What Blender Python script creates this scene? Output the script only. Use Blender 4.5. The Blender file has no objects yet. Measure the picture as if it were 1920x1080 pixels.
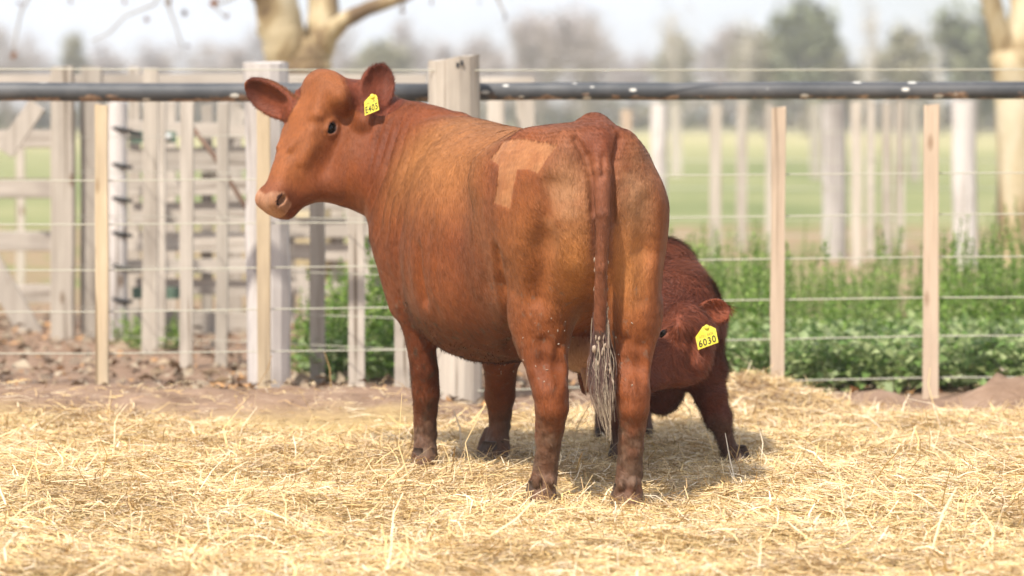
import bpy, math, random
import numpy as np
from mathutils import Vector, Matrix, noise as mnoise

rng = np.random.default_rng(7)
random.seed(7)
sc = bpy.context.scene
COL = sc.collection

# ------------------------------------------------------------------ camera
CAM_H = 1.32
FPX = 6400.0                    # focal length in pixels of a 1920 px wide frame
PITCH = math.atan((540 - 220) / FPX)
cam = bpy.data.cameras.new('camera')
cam.sensor_width = 36.0
cam.lens = FPX / 1920 * 36.0
cam.clip_start = 0.1
cam.clip_end = 3000
cam.dof.use_dof = True
cam.dof.focus_distance = 11.9
cam.dof.aperture_fstop = 2.3
cam.dof.aperture_blades = 0
cam_o = bpy.data.objects.new('camera', cam)
cam_o.location = (0, 0, CAM_H)
cam_o.rotation_euler = (math.radians(90) - PITCH, 0, 0)
COL.objects.link(cam_o)
sc.camera = cam_o

# ------------------------------------------------------------------ light
SUN_EL, SUN_AZ = math.radians(52), math.radians(30)   # azimuth: degrees to the left behind the camera
world = bpy.data.worlds.new('World')
sc.world = world
world.use_nodes = True
wn = world.node_tree.nodes
wl = world.node_tree.links
wn.clear()
w_out = wn.new('ShaderNodeOutputWorld')
w_bg = wn.new('ShaderNodeBackground')
w_bg.inputs['Strength'].default_value = 0.148
w_sky = wn.new('ShaderNodeTexSky')
w_sky.sky_type = 'NISHITA'
w_sky.sun_disc = False
w_sky.sun_elevation = SUN_EL
w_sky.sun_rotation = math.radians(180) + SUN_AZ
w_sky.air_density = 1.0
w_sky.dust_density = 2.0
w_sky.ozone_density = 1.0
# thin high cloud: white veils mixed over the blue
w_co = wn.new('ShaderNodeTexCoord')
w_map = wn.new('ShaderNodeMapping')
w_map.inputs['Scale'].default_value = (3.0, 3.0, 9.0)
w_no = wn.new('ShaderNodeTexNoise')
w_no.inputs['Scale'].default_value = 2.2
w_no.inputs['Detail'].default_value = 5
w_ramp = wn.new('ShaderNodeMapRange')
w_ramp.inputs['From Min'].default_value = 0.35
w_ramp.inputs['From Max'].default_value = 0.62
w_ramp.inputs['To Min'].default_value = 0.45
w_ramp.inputs['To Max'].default_value = 0.95
w_mix = wn.new('ShaderNodeMix')
w_mix.data_type = 'RGBA'
w_mix.inputs[7].default_value = (4.9, 5.2, 5.7, 1)
wl.new(w_co.outputs['Generated'], w_map.inputs['Vector'])
wl.new(w_map.outputs['Vector'], w_no.inputs['Vector'])
wl.new(w_no.outputs['Fac'], w_ramp.inputs['Value'])
wl.new(w_ramp.outputs['Result'], w_mix.inputs[0])
wl.new(w_sky.outputs['Color'], w_mix.inputs[6])
wl.new(w_mix.outputs[2], w_bg.inputs['Color'])
wl.new(w_bg.outputs['Background'], w_out.inputs['Surface'])

sun = bpy.data.lights.new('sun', 'SUN')
sun.energy = 4.6
sun.angle = math.radians(2.2)
sun.color = (1.0, 0.93, 0.82)
sun_o = bpy.data.objects.new('sun', sun)
COL.objects.link(sun_o)
sd = Vector((math.sin(SUN_AZ) * math.cos(SUN_EL), math.cos(SUN_AZ) * math.cos(SUN_EL), -math.sin(SUN_EL)))
sun_o.rotation_euler = sd.to_track_quat('-Z', 'Y').to_euler()
sun_o.location = (-6, -6, 10)

sc.view_settings.view_transform = 'Standard'
sc.view_settings.look = 'None'
sc.view_settings.exposure = 0.52
sc.view_settings.gamma = 1.0
sc.view_settings.use_curve_mapping = False

# ------------------------------------------------------------------ helpers
_cp, _sp = math.cos(PITCH), math.sin(PITCH)

def P(u, v, Y):
    """World point at depth Y that the photograph shows at pixel (u, v)."""
    a = (u - 960) / FPX
    b = -(v - 540) / FPX
    dx, dy, dz = a, _cp + b * _sp, -_sp + b * _cp
    t = Y / dy
    return np.array([dx * t, Y, CAM_H + dz * t])

def depth_at(v):
    """Depth at which level ground is seen on image row v."""
    b = -(v - 540) / FPX
    return CAM_H * (_cp + b * _sp) / -(-_sp + b * _cp)

def tag(o, label=None, cat=None, group=None, kind=None):
    if label: o['label'] = label
    if cat: o['category'] = cat
    if group: o['group'] = group
    if kind: o['kind'] = kind
    return o

def empty(name, loc=(0, 0, 0)):
    o = bpy.data.objects.new(name, None)
    o.location = loc
    o.empty_display_size = 0.1
    COL.objects.link(o)
    return o

def link_mesh(name, me, mat=None, parent=None):
    o = bpy.data.objects.new(name, me)
    if mat is not None and not me.materials:
        me.materials.append(mat)
    COL.objects.link(o)
    if parent is not None:
        o.parent = parent
        o.matrix_parent_inverse = Matrix.Translation(-Vector(parent.location))
    return o

def mesh_np(name, verts, faces, smooth=False, color=None):
    """verts (n,3), faces (m,3|4) numpy -> mesh. color: (n,3) point attribute 'tint'."""
    verts = np.ascontiguousarray(verts, dtype=np.float32)
    faces = np.ascontiguousarray(faces, dtype=np.int32)
    me = bpy.data.meshes.new(name)
    k = faces.shape[1]
    me.vertices.add(len(verts))
    me.vertices.foreach_set('co', verts.ravel())
    me.loops.add(faces.size)
    me.loops.foreach_set('vertex_index', faces.ravel())
    me.polygons.add(len(faces))
    me.polygons.foreach_set('loop_start', np.arange(0, faces.size, k, dtype=np.int32))
    me.update(calc_edges=True)
    if smooth:
        me.polygons.foreach_set('use_smooth', np.ones(len(faces), dtype=bool))
    if color is not None:
        c = np.ones((len(verts), 4), dtype=np.float32)
        c[:, :3] = color
        at = me.color_attributes.new('tint', 'FLOAT_COLOR', 'POINT')
        at.data.foreach_set('color', c.ravel())
    me.validate()
    return me

class MB:
    """Collects simple solids; build() links them as ONE mesh."""
    def __init__(s):
        s.v, s.f = [], []
    def add(s, vs, fs):
        n = len(s.v)
        s.v += [tuple(map(float, p)) for p in vs]
        s.f += [tuple(n + i for i in f) for f in fs]
        return s
    def box(s, c, size, R=None, jit=0.0):
        hx, hy, hz = (q / 2 for q in size)
        vs = []
        for x in (-hx, hx):
            for y in (-hy, hy):
                for z in (-hz, hz):
                    p = Vector((x + random.uniform(-jit, jit), y + random.uniform(-jit, jit), z + random.uniform(-jit, jit)))
                    if R is not None: p = R @ p
                    vs.append(p + Vector(c))
        return s.add(vs, [(0, 1, 3, 2), (4, 6, 7, 5), (0, 4, 5, 1), (2, 3, 7, 6), (0, 2, 6, 4), (1, 5, 7, 3)])
    def beam(s, a, b, w, t, jit=0.0, up=(0, 1, 0)):
        """rectangular bar from a to b: w across the view, t deep (along 'up')."""
        a, b = Vector(a), Vector(b)
        d = (b - a); L = d.length; d.normalize()
        y = Vector(up); y = (y - d * y.dot(d)).normalized()
        x = d.cross(y)
        R = Matrix((x, y, d)).transposed()
        return s.box((a + b) / 2, (w, t, L), R, jit)
    def tube(s, pts, rads, n=10, caps=True):
        pts = [Vector(p) for p in pts]
        rings = []
        ref = Vector((0.31, 0.2, 0.93))
        for i, p in enumerate(pts):
            d = (pts[min(i + 1, len(pts) - 1)] - pts[max(i - 1, 0)]).normalized()
            x = d.cross(ref)
            if x.length < 1e-3: x = d.cross(Vector((1, 0, 0)))
            x.normalize(); y = d.cross(x)
            rings.append([p + (x * math.cos(k * 2 * math.pi / n) + y * math.sin(k * 2 * math.pi / n)) * rads[i] for k in range(n)])
        vs = [q for r in rings for q in r]
        fs = []
        for i in range(len(pts) - 1):
            for k in range(n):
                fs.append((i * n + k, i * n + (k + 1) % n, (i + 1) * n + (k + 1) % n, (i + 1) * n + k))
        if caps:
            fs.append(tuple(range(n - 1, -1, -1)))
            fs.append(tuple((len(pts) - 1) * n + k for k in range(n)))
        return s.add(vs, fs)
    def mesh(s, name, smooth=False):
        me = bpy.data.meshes.new(name)
        me.from_pydata(s.v, [], s.f)
        if smooth:
            me.polygons.foreach_set('use_smooth', np.ones(len(me.polygons), dtype=bool))
        me.update()
        return me
    def build(s, name, mat, parent=None, smooth=False):
        return link_mesh(name, s.mesh(name, smooth), mat, parent)

# ---- node helper
class NT:
    def __init__(s, name):
        s.m = bpy.data.materials.new(name)
        s.m.use_nodes = True
        s.t = s.m.node_tree
        s.b = s.t.nodes['Principled BSDF']
        s.b.inputs['Specular IOR Level'].default_value = 0.3
    def n(s, typ, **kw):
        nd = s.t.nodes.new(typ)
        for k, val in kw.items():
            if hasattr(nd, k): setattr(nd, k, val)
            else: nd.inputs[k].default_value = val
        return nd
    def l(s, a, b): s.t.links.new(a, b)
    def noise(s, scale, detail=4, vec=None, rough=0.55, dist=0.0):
        nd = s.n('ShaderNodeTexNoise')
        nd.inputs['Scale'].default_value = scale
        nd.inputs['Detail'].default_value = detail
        nd.inputs['Roughness'].default_value = rough
        nd.inputs['Distortion'].default_value = dist
        if vec is not None: s.l(vec, nd.inputs['Vector'])
        return nd.outputs['Fac']
    def ramp(s, fac, stops, interp='LINEAR'):
        nd = s.n('ShaderNodeValToRGB')
        nd.color_ramp.interpolation = interp
        e = nd.color_ramp.elements
        while len(e) < len(stops): e.new(0.5)
        for el, (p, c) in zip(e, stops):
            el.position = p
            el.color = (*c, 1) if len(c) == 3 else c
        s.l(fac, nd.inputs['Fac'])
        return nd.outputs['Color']
    def mix(s, fac, a, b, mode='MIX'):
        nd = s.n('ShaderNodeMix', data_type='RGBA', blend_type=mode)
        for i, q in ((0, fac), (6, a), (7, b)):
            if hasattr(q, 'is_linked') or hasattr(q, 'links'): s.l(q, nd.inputs[i])
            elif isinstance(q, (int, float)): nd.inputs[i].default_value = q
            else: nd.inputs[i].default_value = (*q, 1) if len(q) == 3 else q
        return nd.outputs[2]
    def coord(s, which='Object', scale=(1, 1, 1), rot=(0, 0, 0)):
        c = s.n('ShaderNodeTexCoord'); m = s.n('ShaderNodeMapping')
        m.inputs['Scale'].default_value = scale
        m.inputs['Rotation'].default_value = rot
        s.l(c.outputs[which], m.inputs['Vector'])
        return m.outputs['Vector']
    def pos(s, scale=(1, 1, 1)):
        c = s.n('ShaderNodeNewGeometry'); m = s.n('ShaderNodeMapping')
        m.inputs['Scale'].default_value = scale
        s.l(c.outputs['Position'], m.inputs['Vector'])
        return m.outputs['Vector']
    def attr(s, name):
        a = s.n('ShaderNodeAttribute'); a.attribute_name = name
        return a
    def bump(s, h, strength=0.3, dist=0.01):
        b = s.n('ShaderNodeBump'); b.inputs['Strength'].default_value = strength
        b.inputs['Distance'].default_value = dist
        s.l(h, b.inputs['Height']); s.l(b.outputs['Normal'], s.b.inputs['Normal'])
    def base(s, c):
        if hasattr(c, 'links'): s.l(c, s.b.inputs['Base Color'])
        else: s.b.inputs['Base Color'].default_value = (*c, 1)
    def rough(s, r): s.b.inputs['Roughness'].default_value = r

def flat_mat(name, c, rough=0.7, spec=0.3):
    t = NT(name); t.base(c); t.rough(rough); t.b.inputs['Specular IOR Level'].default_value = spec
    return t.m

# ---- value noise on numpy points
class VNoise:
    def __init__(s, seed, n=32):
        s.g = np.random.default_rng(seed).random((n, n, n)).astype(np.float32); s.n = n
    def __call__(s, p, scale):
        q = p * scale
        i = np.floor(q).astype(np.int64); f = (q - i).astype(np.float32)
        f = f * f * (3 - 2 * f)
        n = s.n; r = 0
        for dx in (0, 1):
            wx = f[..., 0] if dx else 1 - f[..., 0]
            for dy in (0, 1):
                wy = f[..., 1] if dy else 1 - f[..., 1]
                for dz in (0, 1):
                    wz = f[..., 2] if dz else 1 - f[..., 2]
                    r = r + s.g[(i[..., 0] + dx) % n, (i[..., 1] + dy) % n, (i[..., 2] + dz) % n] * wx * wy * wz
        return r * 2 - 1
VN = VNoise(3)

def sstep(a, b, x):
    t = np.clip((x - a) / (b - a), 0, 1)
    return t * t * (3 - 2 * t)

# ------------------------------------------------------------------ soft-body modelling: signed distance field -> mesh
class Field:
    def __init__(s, lo, hi, h, frame_o, yaw):
        s.lo = np.array(lo, float); s.h = h
        s.shape = tuple(int(math.ceil((hi[i] - lo[i]) / h)) + 1 for i in range(3))
        s.f = np.full(s.shape, 1.0, dtype=np.float32)
        s.ax = [s.lo[i] + h * np.arange(s.shape[i], dtype=np.float32) for i in range(3)]
        s.o = np.array(frame_o, float)
        c, q = math.cos(yaw), math.sin(yaw)
        s.R = np.array([[-q, c, 0], [-c, -q, 0], [0, 0, 1.0]])   # rows: forward, left, up
    def loc(s, p): return s.R @ (np.array(p, float) - s.o)
    def dirn(s, d): return s.R @ np.array(d, float)
    def wor(s, q): return np.asarray(q) @ s.R + s.o
    def block(s, lo, hi):
        sl = []
        for i in range(3):
            a = int(max(0, math.floor((lo[i] - s.lo[i]) / s.h)))
            b = int(min(s.shape[i], math.ceil((hi[i] - s.lo[i]) / s.h) + 1))
            sl.append(slice(a, max(a, b)))
        g = np.meshgrid(*[s.ax[i][sl[i]] for i in range(3)], indexing='ij', sparse=True)
        return tuple(sl), g
    def put(s, sl, d, k, op):
        if d.size == 0: return
        a = s.f[sl]
        d = d.astype(np.float32)
        if op == '-':
            d = -d
            if k > 0:
                hh = np.maximum(k - np.abs(a - d), 0) / k
                s.f[sl] = np.maximum(a, d) + hh * hh * k * 0.25
            else: s.f[sl] = np.maximum(a, d)
        else:
            if k > 0:
                hh = np.maximum(k - np.abs(a - d), 0) / k
                s.f[sl] = np.minimum(a, d) - hh * hh * k * 0.25
            else: s.f[sl] = np.minimum(a, d)
    def cap(s, a, b, ra, rb, k=0.03, op='+', flat=None):
        """tapered capsule a->b (local). flat=(dir, factor): thickness scaled by factor along dir."""
        a, b = np.array(a, float), np.array(b, float)
        m = max(ra, rb) * (max(1, flat[1]) if flat else 1) + k + 0.03
        sl, g = s.block(np.minimum(a, b) - m, np.maximum(a, b) + m)
        d = b - a; L2 = max(d @ d, 1e-9)
        pa = [g[i] - a[i] for i in range(3)]
        t = np.clip((pa[0] * d[0] + pa[1] * d[1] + pa[2] * d[2]) / L2, 0, 1)
        v = [pa[i] - t * d[i] for i in range(3)]
        if flat:
            n = np.array(flat[0], float); n /= np.linalg.norm(n)
            c = (v[0] * n[0] + v[1] * n[1] + v[2] * n[2]) * (1 / flat[1] - 1)
            v = [v[i] + c * n[i] for i in range(3)]
        s.put(sl, np.sqrt(v[0] ** 2 + v[1] ** 2 + v[2] ** 2) - (ra + (rb - ra) * t), k, op)
    def chain(s, pts, rads, k=0.02, flat=None):
        # joints stay plain inside the chain (no swelling), the whole limb then melts into the body
        pts = [np.array(p, float) for p in pts]
        m = max(rads) + k + 0.03
        sl, g = s.block(np.min(pts, 0) - m, np.max(pts, 0) + m)
        best = None
        for i in range(len(pts) - 1):
            a, d = pts[i], pts[i + 1] - pts[i]; L2 = max(d @ d, 1e-9)
            pa = [g[j] - a[j] for j in range(3)]
            t = np.clip((pa[0] * d[0] + pa[1] * d[1] + pa[2] * d[2]) / L2, 0, 1)
            e = np.sqrt(sum((pa[j] - t * d[j]) ** 2 for j in range(3))) - (rads[i] + (rads[i + 1] - rads[i]) * t)
            if best is None: best = e
            else:
                hh = np.maximum(0.006 - np.abs(best - e), 0) / 0.006
                best = np.minimum(best, e) - hh * hh * 0.0015
        s.put(sl, best, k, '+')
    def ell(s, c, r, axes=None, k=0.03, op='+'):
        c = np.array(c, float); r = np.array(r, float)
        A = np.eye(3) if axes is None else np.array(axes, float)
        A = A / np.linalg.norm(A, axis=1)[:, None]
        ext = np.sqrt(((A * r[:, None]) ** 2).sum(0)) + k + 0.03
        sl, g = s.block(c - ext, c + ext)
        p = [g[i] - c[i] for i in range(3)]
        q = [(p[0] * A[j][0] + p[1] * A[j][1] + p[2] * A[j][2]) for j in range(3)]
        k0 = np.sqrt(sum((q[j] / r[j]) ** 2 for j in range(3))) + 1e-6
        k1 = np.sqrt(sum((q[j] / r[j] ** 2) ** 2 for j in range(3))) + 1e-6
        s.put(sl, k0 * (k0 - 1) / k1, k, op)
    def loft(s, o, A, N, B, st, k=0.05, n=2.3, n_low=None):
        """st rows: t, top, bottom, halfwidth, z of widest. Frame o, A along, N up, B side (local unit vectors)."""
        st = np.array(st, float); t0 = st[:, 0]
        tt = np.linspace(t0[0], t0[-1], 160)
        def cr(y):                                   # Catmull-Rom through the stations
            m = np.gradient(y, t0)
            j = np.clip(np.searchsorted(t0, tt) - 1, 0, len(t0) - 2)
            hh = t0[j + 1] - t0[j]; x = (tt - t0[j]) / hh
            return (2 * x**3 - 3 * x**2 + 1) * y[j] + (x**3 - 2 * x**2 + x) * hh * m[j] + (-2 * x**3 + 3 * x**2) * y[j + 1] + (x**3 - x**2) * hh * m[j + 1]
        cols = [cr(st[:, i]) for i in range(1, 5)]
        mx = max(st[:, 3].max(), np.abs(st[:, 1:3]).max()) + k + 0.05
        o = np.array(o, float); A, N, B = (np.array(q, float) for q in (A, N, B))
        cs = [o + A * a + N * b + B * c for a in (t0[0] - k, t0[-1] + k) for b in (st[:, 2].min() - k, st[:, 1].max() + k) for c in (-st[:, 3].max() - k, st[:, 3].max() + k)]
        sl, g = s.block(np.min(cs, 0), np.max(cs, 0))
        p = [g[i] - o[i] for i in range(3)]
        T = p[0] * A[0] + p[1] * A[1] + p[2] * A[2]
        Z = p[0] * N[0] + p[1] * N[1] + p[2] * N[2]
        W = np.abs(p[0] * B[0] + p[1] * B[1] + p[2] * B[2])
        shp = np.broadcast(T, Z, W).shape
        T = np.broadcast_to(T, shp); Z = np.broadcast_to(Z, shp); W = np.broadcast_to(W, shp)
        top, bot, w, zc = (np.interp(T, tt, c).astype(np.float32) for c in cols)
        z = Z - zc
        hz = np.where(z > 0, top - zc, zc - bot)
        ww, zz = W / np.maximum(w, 1e-3), np.abs(z) / np.maximum(hz, 1e-3)
        q = (ww ** n + zz ** n) ** (1 / n) + 1e-6
        if n_low: q = np.where(z < 0, (ww ** n_low + zz ** n_low) ** (1 / n_low) + 1e-6, q)
        rad = np.sqrt(W * W + z * z)
        d = np.where(q > 0.05, rad * (1 - 1 / q), -np.minimum(w, hz))
        d = np.maximum(d, -np.minimum(w, hz))
        over = np.maximum(t0[0] - T, T - t0[-1])
        d = np.where(over > 0, np.sqrt(np.maximum(d, 0) ** 2 + over ** 2), d)
        s.put(sl, d, k, '+')
    def sample(s, p):
        q = (np.asarray(p) - s.lo) / s.h
        i = np.clip(np.floor(q).astype(int), 0, np.array(s.shape) - 2); f = q - i
        r = 0
        for a in (0, 1):
            for b in (0, 1):
                for c in (0, 1):
                    r = r + s.f[i[..., 0] + a, i[..., 1] + b, i[..., 2] + c] * (f[..., 0] if a else 1 - f[..., 0]) * (f[..., 1] if b else 1 - f[..., 1]) * (f[..., 2] if c else 1 - f[..., 2])
        return r
    def hit(s, u, v, y0=10.8, y1=14.0):
        """first surface point (local) seen at pixel u,v"""
        ys = np.arange(y0, y1, 0.003)
        pts = (np.stack([P(u, v, y) for y in ys]) - s.o) @ s.R.T
        val = s.sample(pts)
        inb = np.all((pts > s.lo) & (pts < s.lo + s.h * (np.array(s.shape) - 1)), axis=1)
        w = np.where((val < 0) & inb)[0]
        return pts[w[0]] if len(w) else None
    def grad(s, p):
        e = s.h
        g = np.stack([s.sample(p + np.eye(3)[i] * e) - s.sample(p - np.eye(3)[i] * e) for i in range(3)], -1)
        return g / (np.linalg.norm(g, axis=-1, keepdims=True) + 1e-9)
    def mesh(s):
        """naive surface nets -> world verts, quads"""
        f = s.f; nx, ny, nz = f.shape
        sg = f < 0
        acc = {}
        cell_ids, pos, quads = [], [], []
        def cid(i, j, k): return (i * (ny - 1) + j) * (nz - 1) + k
        for ax in range(3):
            sl0 = [slice(None)] * 3; sl1 = [slice(None)] * 3
            sl0[ax] = slice(0, -1); sl1[ax] = slice(1, None)
            e = np.argwhere(sg[tuple(sl0)] != sg[tuple(sl1)])
            o1, o2 = (ax + 1) % 3, (ax + 2) % 3
            ok = (e[:, o1] > 0) & (e[:, o2] > 0) & (e[:, o1] < f.shape[o1] - 1) & (e[:, o2] < f.shape[o2] - 1)
            e = e[ok]
            e2 = e.copy(); e2[:, ax] += 1
            a = f[e[:, 0], e[:, 1], e[:, 2]]; b = f[e2[:, 0], e2[:, 1], e2[:, 2]]
            t = a / (a - b)
            p = e.astype(np.float64); p[:, ax] += t
            flip = a > 0
            c4 = []
            for d1, d2 in ((-1, -1), (0, -1), (0, 0), (-1, 0)):
                c = e.copy(); c[:, o1] += d1; c[:, o2] += d2
                ids = cid(c[:, 0], c[:, 1], c[:, 2])
                c4.append(ids); cell_ids.append(ids); pos.append(p)
            q = np.stack(c4, 1)
            q[flip] = q[flip][:, ::-1]
            quads.append(q)
        ids = np.concatenate(cell_ids); pp = np.concatenate(pos); quads = np.concatenate(quads)
        uq, inv = np.unique(ids, return_inverse=True)
        cnt = np.bincount(inv, minlength=len(uq)).astype(float)
        v = np.stack([np.bincount(inv, weights=pp[:, i], minlength=len(uq)) / cnt for i in range(3)], 1)
        qi = np.searchsorted(uq, quads)
        loc = s.lo + v * s.h
        return loc, qi
def smooth_verts(v, q, it=2, lam=0.5):
    e = np.concatenate([q[:, [0, 1]], q[:, [1, 2]], q[:, [2, 3]], q[:, [3, 0]]])
    for _ in range(it):
        acc = np.zeros_like(v); c = np.zeros(len(v))
        for k in range(3):
            acc[:, k] = np.bincount(e[:, 0], weights=v[e[:, 1], k], minlength=len(v)) + np.bincount(e[:, 1], weights=v[e[:, 0], k], minlength=len(v))
        c = np.bincount(e[:, 0], minlength=len(v)) + np.bincount(e[:, 1], minlength=len(v))
        v = v + lam * (acc / c[:, None] - v)
    return v
def vnormals(v, q):
    n = np.cross(v[q[:, 2]] - v[q[:, 0]], v[q[:, 3]] - v[q[:, 1]])
    r = np.zeros_like(v)
    for j in range(4):
        for k in range(3):
            r[:, k] += np.bincount(q[:, j], weights=n[:, k], minlength=len(v))
    return r / (np.linalg.norm(r, axis=1, keepdims=True) + 1e-12)
# ------------------------------------------------------------------ materials of the place
def wood_mat(name, c0, c1, axis='z', stain=(0.16, 0.13, 0.11)):
    t = NT(name)
    sc_ = {'z': (26, 26, 1.6), 'x': (1.6, 26, 26)}[axis]
    p = t.pos(sc_)
    oi = t.n('ShaderNodeObjectInfo')
    g = t.noise(1.0, 6, p, 0.65)
    col = t.ramp(g, [(0.3, c0), (0.72, c1)])
    big = t.noise(2.3, 4, t.pos((1, 1, 0.5)))
    st = t.ramp(big, [(0.52, (0, 0, 0)), (0.75, (1, 1, 1))])
    col = t.mix(st, col, t.mix(0.55, col, stain))
    hue = t.n('ShaderNodeHueSaturation')
    mr = t.n('ShaderNodeMapRange'); mr.inputs['To Min'].default_value = 0.82; mr.inputs['To Max'].default_value = 1.14
    t.l(oi.outputs['Random'], mr.inputs['Value']); t.l(mr.outputs['Result'], hue.inputs['Value'])
    t.l(col, hue.inputs['Color'])
    crk = t.noise(1.0, 3, t.pos({'z': (34, 34, 0.9), 'x': (0.9, 34, 34)}[axis]), 0.5, 0.3)
    cl = t.ramp(crk, [(0.60, (1, 1, 1)), (0.70, (0.42, 0.38, 0.34))])
    kn = t.n('ShaderNodeTexVoronoi'); t.l(t.pos({'z': (6, 6, 2.2), 'x': (2.2, 6, 6)}[axis]), kn.inputs['Vector']); kn.inputs['Scale'].default_value = 1.0
    kc = t.ramp(kn.outputs['Distance'], [(0.05, (0.45, 0.36, 0.28)), (0.13, (1, 1, 1))])
    t.base(t.mix(1.0, t.mix(1.0, hue.outputs['Color'], cl, 'MULTIPLY'), kc, 'MULTIPLY')); t.rough(0.85); t.bump(g, 0.5, 0.006)
    return t.m
M_GREY = wood_mat('weathered_wood_upright', (0.34, 0.295, 0.25), (0.52, 0.465, 0.405))
M_GREYX = wood_mat('weathered_wood_lengthwise', (0.35, 0.305, 0.26), (0.53, 0.47, 0.41), 'x')
M_PINK = wood_mat('dropper_wood', (0.46, 0.35, 0.26), (0.61, 0.48, 0.365))
M_YEL = wood_mat('yellow_dropper_wood', (0.45, 0.35, 0.23), (0.58, 0.465, 0.325))
M_POST = wood_mat('old_post_wood', (0.45, 0.41, 0.39), (0.63, 0.58, 0.545))
M_PALE = wood_mat('pale_post_wood', (0.40, 0.345, 0.29), (0.58, 0.515, 0.44))
M_GREENB = flat_mat('dull_green_paint', (0.10, 0.15, 0.11), 0.6)
M_BLACK = flat_mat('black_rubber', (0.03, 0.03, 0.032), 0.6)
M_WIRE = flat_mat('fence_wire', (0.46, 0.44, 0.36), 0.5)
M_WHITE = flat_mat('white_enamel', (0.75, 0.75, 0.73), 0.4)
M_RUST = flat_mat('rusty_rod', (0.16, 0.10, 0.07), 0.7)

t = NT('painted_pipe')
p = t.pos((1, 1, 1))
chip = t.noise(9, 5, t.pos((1.0, 1, 2.2)), 0.6)
geo = t.n('ShaderNodeNewGeometry'); sep = t.n('ShaderNodeSeparateXYZ'); t.l(geo.outputs['Position'], sep.inputs[0])
low = t.n('ShaderNodeMapRange'); low.inputs['From Min'].default_value = 1.455; low.inputs['From Max'].default_value = 1.400
low.inputs['To Min'].default_value = -0.18; low.inputs['To Max'].default_value = 0.10
t.l(sep.outputs['Z'], low.inputs['Value'])
ad = t.n('ShaderNodeMath', operation='ADD'); t.l(chip, ad.inputs[0]); t.l(low.outputs['Result'], ad.inputs[1])
fac = t.ramp(ad.outputs[0], [(0.535, (0, 0, 0)), (0.60, (1, 1, 1))])
rust = t.ramp(t.noise(30, 3, p), [(0.35, (0.14, 0.07, 0.04)), (0.65, (0.42, 0.30, 0.22))])
dust = t.ramp(t.noise(3.5, 5, p), [(0.4, (0.050, 0.054, 0.062)), (0.7, (0.11, 0.11, 0.115))])
vor = t.n('ShaderNodeTexVoronoi'); t.l(t.pos((7.0, 16, 14)), vor.inputs['Vector']); vor.inputs['Scale'].default_value = 1.0
spk = t.ramp(vor.outputs['Distance'], [(0.13, (1, 1, 1)), (0.17, (0, 0, 0))])
t.base(t.mix(spk, t.mix(fac, dust, rust), (0.62, 0.60, 0.56))); t.rough(0.55); t.b.inputs['Specular IOR Level'].default_value = 0.4
M_PIPE = t.m

# ------------------------------------------------------------------ ground: one sheet to the horizon
FEET = [(P(1014, 946, 11.58)[0], 11.58), (P(1176, 953, 11.5)[0], 11.5), (P(797, 882, 12.76)[0], 12.76), (P(930, 868, 13.0)[0], 13.0), (P(1382, 872, 12.88)[0], 12.88), (P(1162, 872, 12.95)[0], 12.95)]
def bank_h(x, y):
    """relief of the yard: straw drifts, the low earth bank and the mounds by the fence"""
    x = np.asarray(x, float); y = np.asarray(y, float)
    p = np.stack([x, y, np.zeros_like(x)], -1)
    h = 0.030 * VN(p, 1.3) + 0.020 * VN(p, 3.7) + 0.012 * VN(p, 9.0)
    near = 1 - sstep(14.4, 15.0, y)
    for fx, fy in FEET:                                  # trodden flat round each hoof
        h = h * (1 - 0.9 * np.exp(-((x - fx) / 0.30) ** 2 - ((y - fy + 0.1) / 0.42) ** 2)) - 0.012 * np.exp(-((x - fx) / 0.16) ** 2 - ((y - fy + 0.1) / 0.3) ** 2)
    h = h * (0.35 + 0.65 * near)
    left = 1 - sstep(-0.55, -0.1, x)
    bank = 0.10 * sstep(14.35, 14.85, y + 0.12 * VN(p, 0.9)) * (1 - sstep(15.3, 16.2, y)) * left
    mound = 0.13 * np.exp(-((x - 1.08) / 0.30) ** 2 - ((y - 15.35) / 0.35) ** 2)
    lump = 0.12 * np.exp(-((x - 2.25) / 0.25) ** 2 - ((y - 15.5) / 0.22) ** 2) + 0.07 * np.exp(-((x - 1.62) / 0.16) ** 2 - ((y - 15.45) / 0.2) ** 2)
    lump = lump * (1 + 0.6 * VN(p, 7.0) + 0.3 * VN(p, 17.0)) + bank * 0.25 * VN(p, 8.0)
    return h + bank + mound + lump

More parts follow.
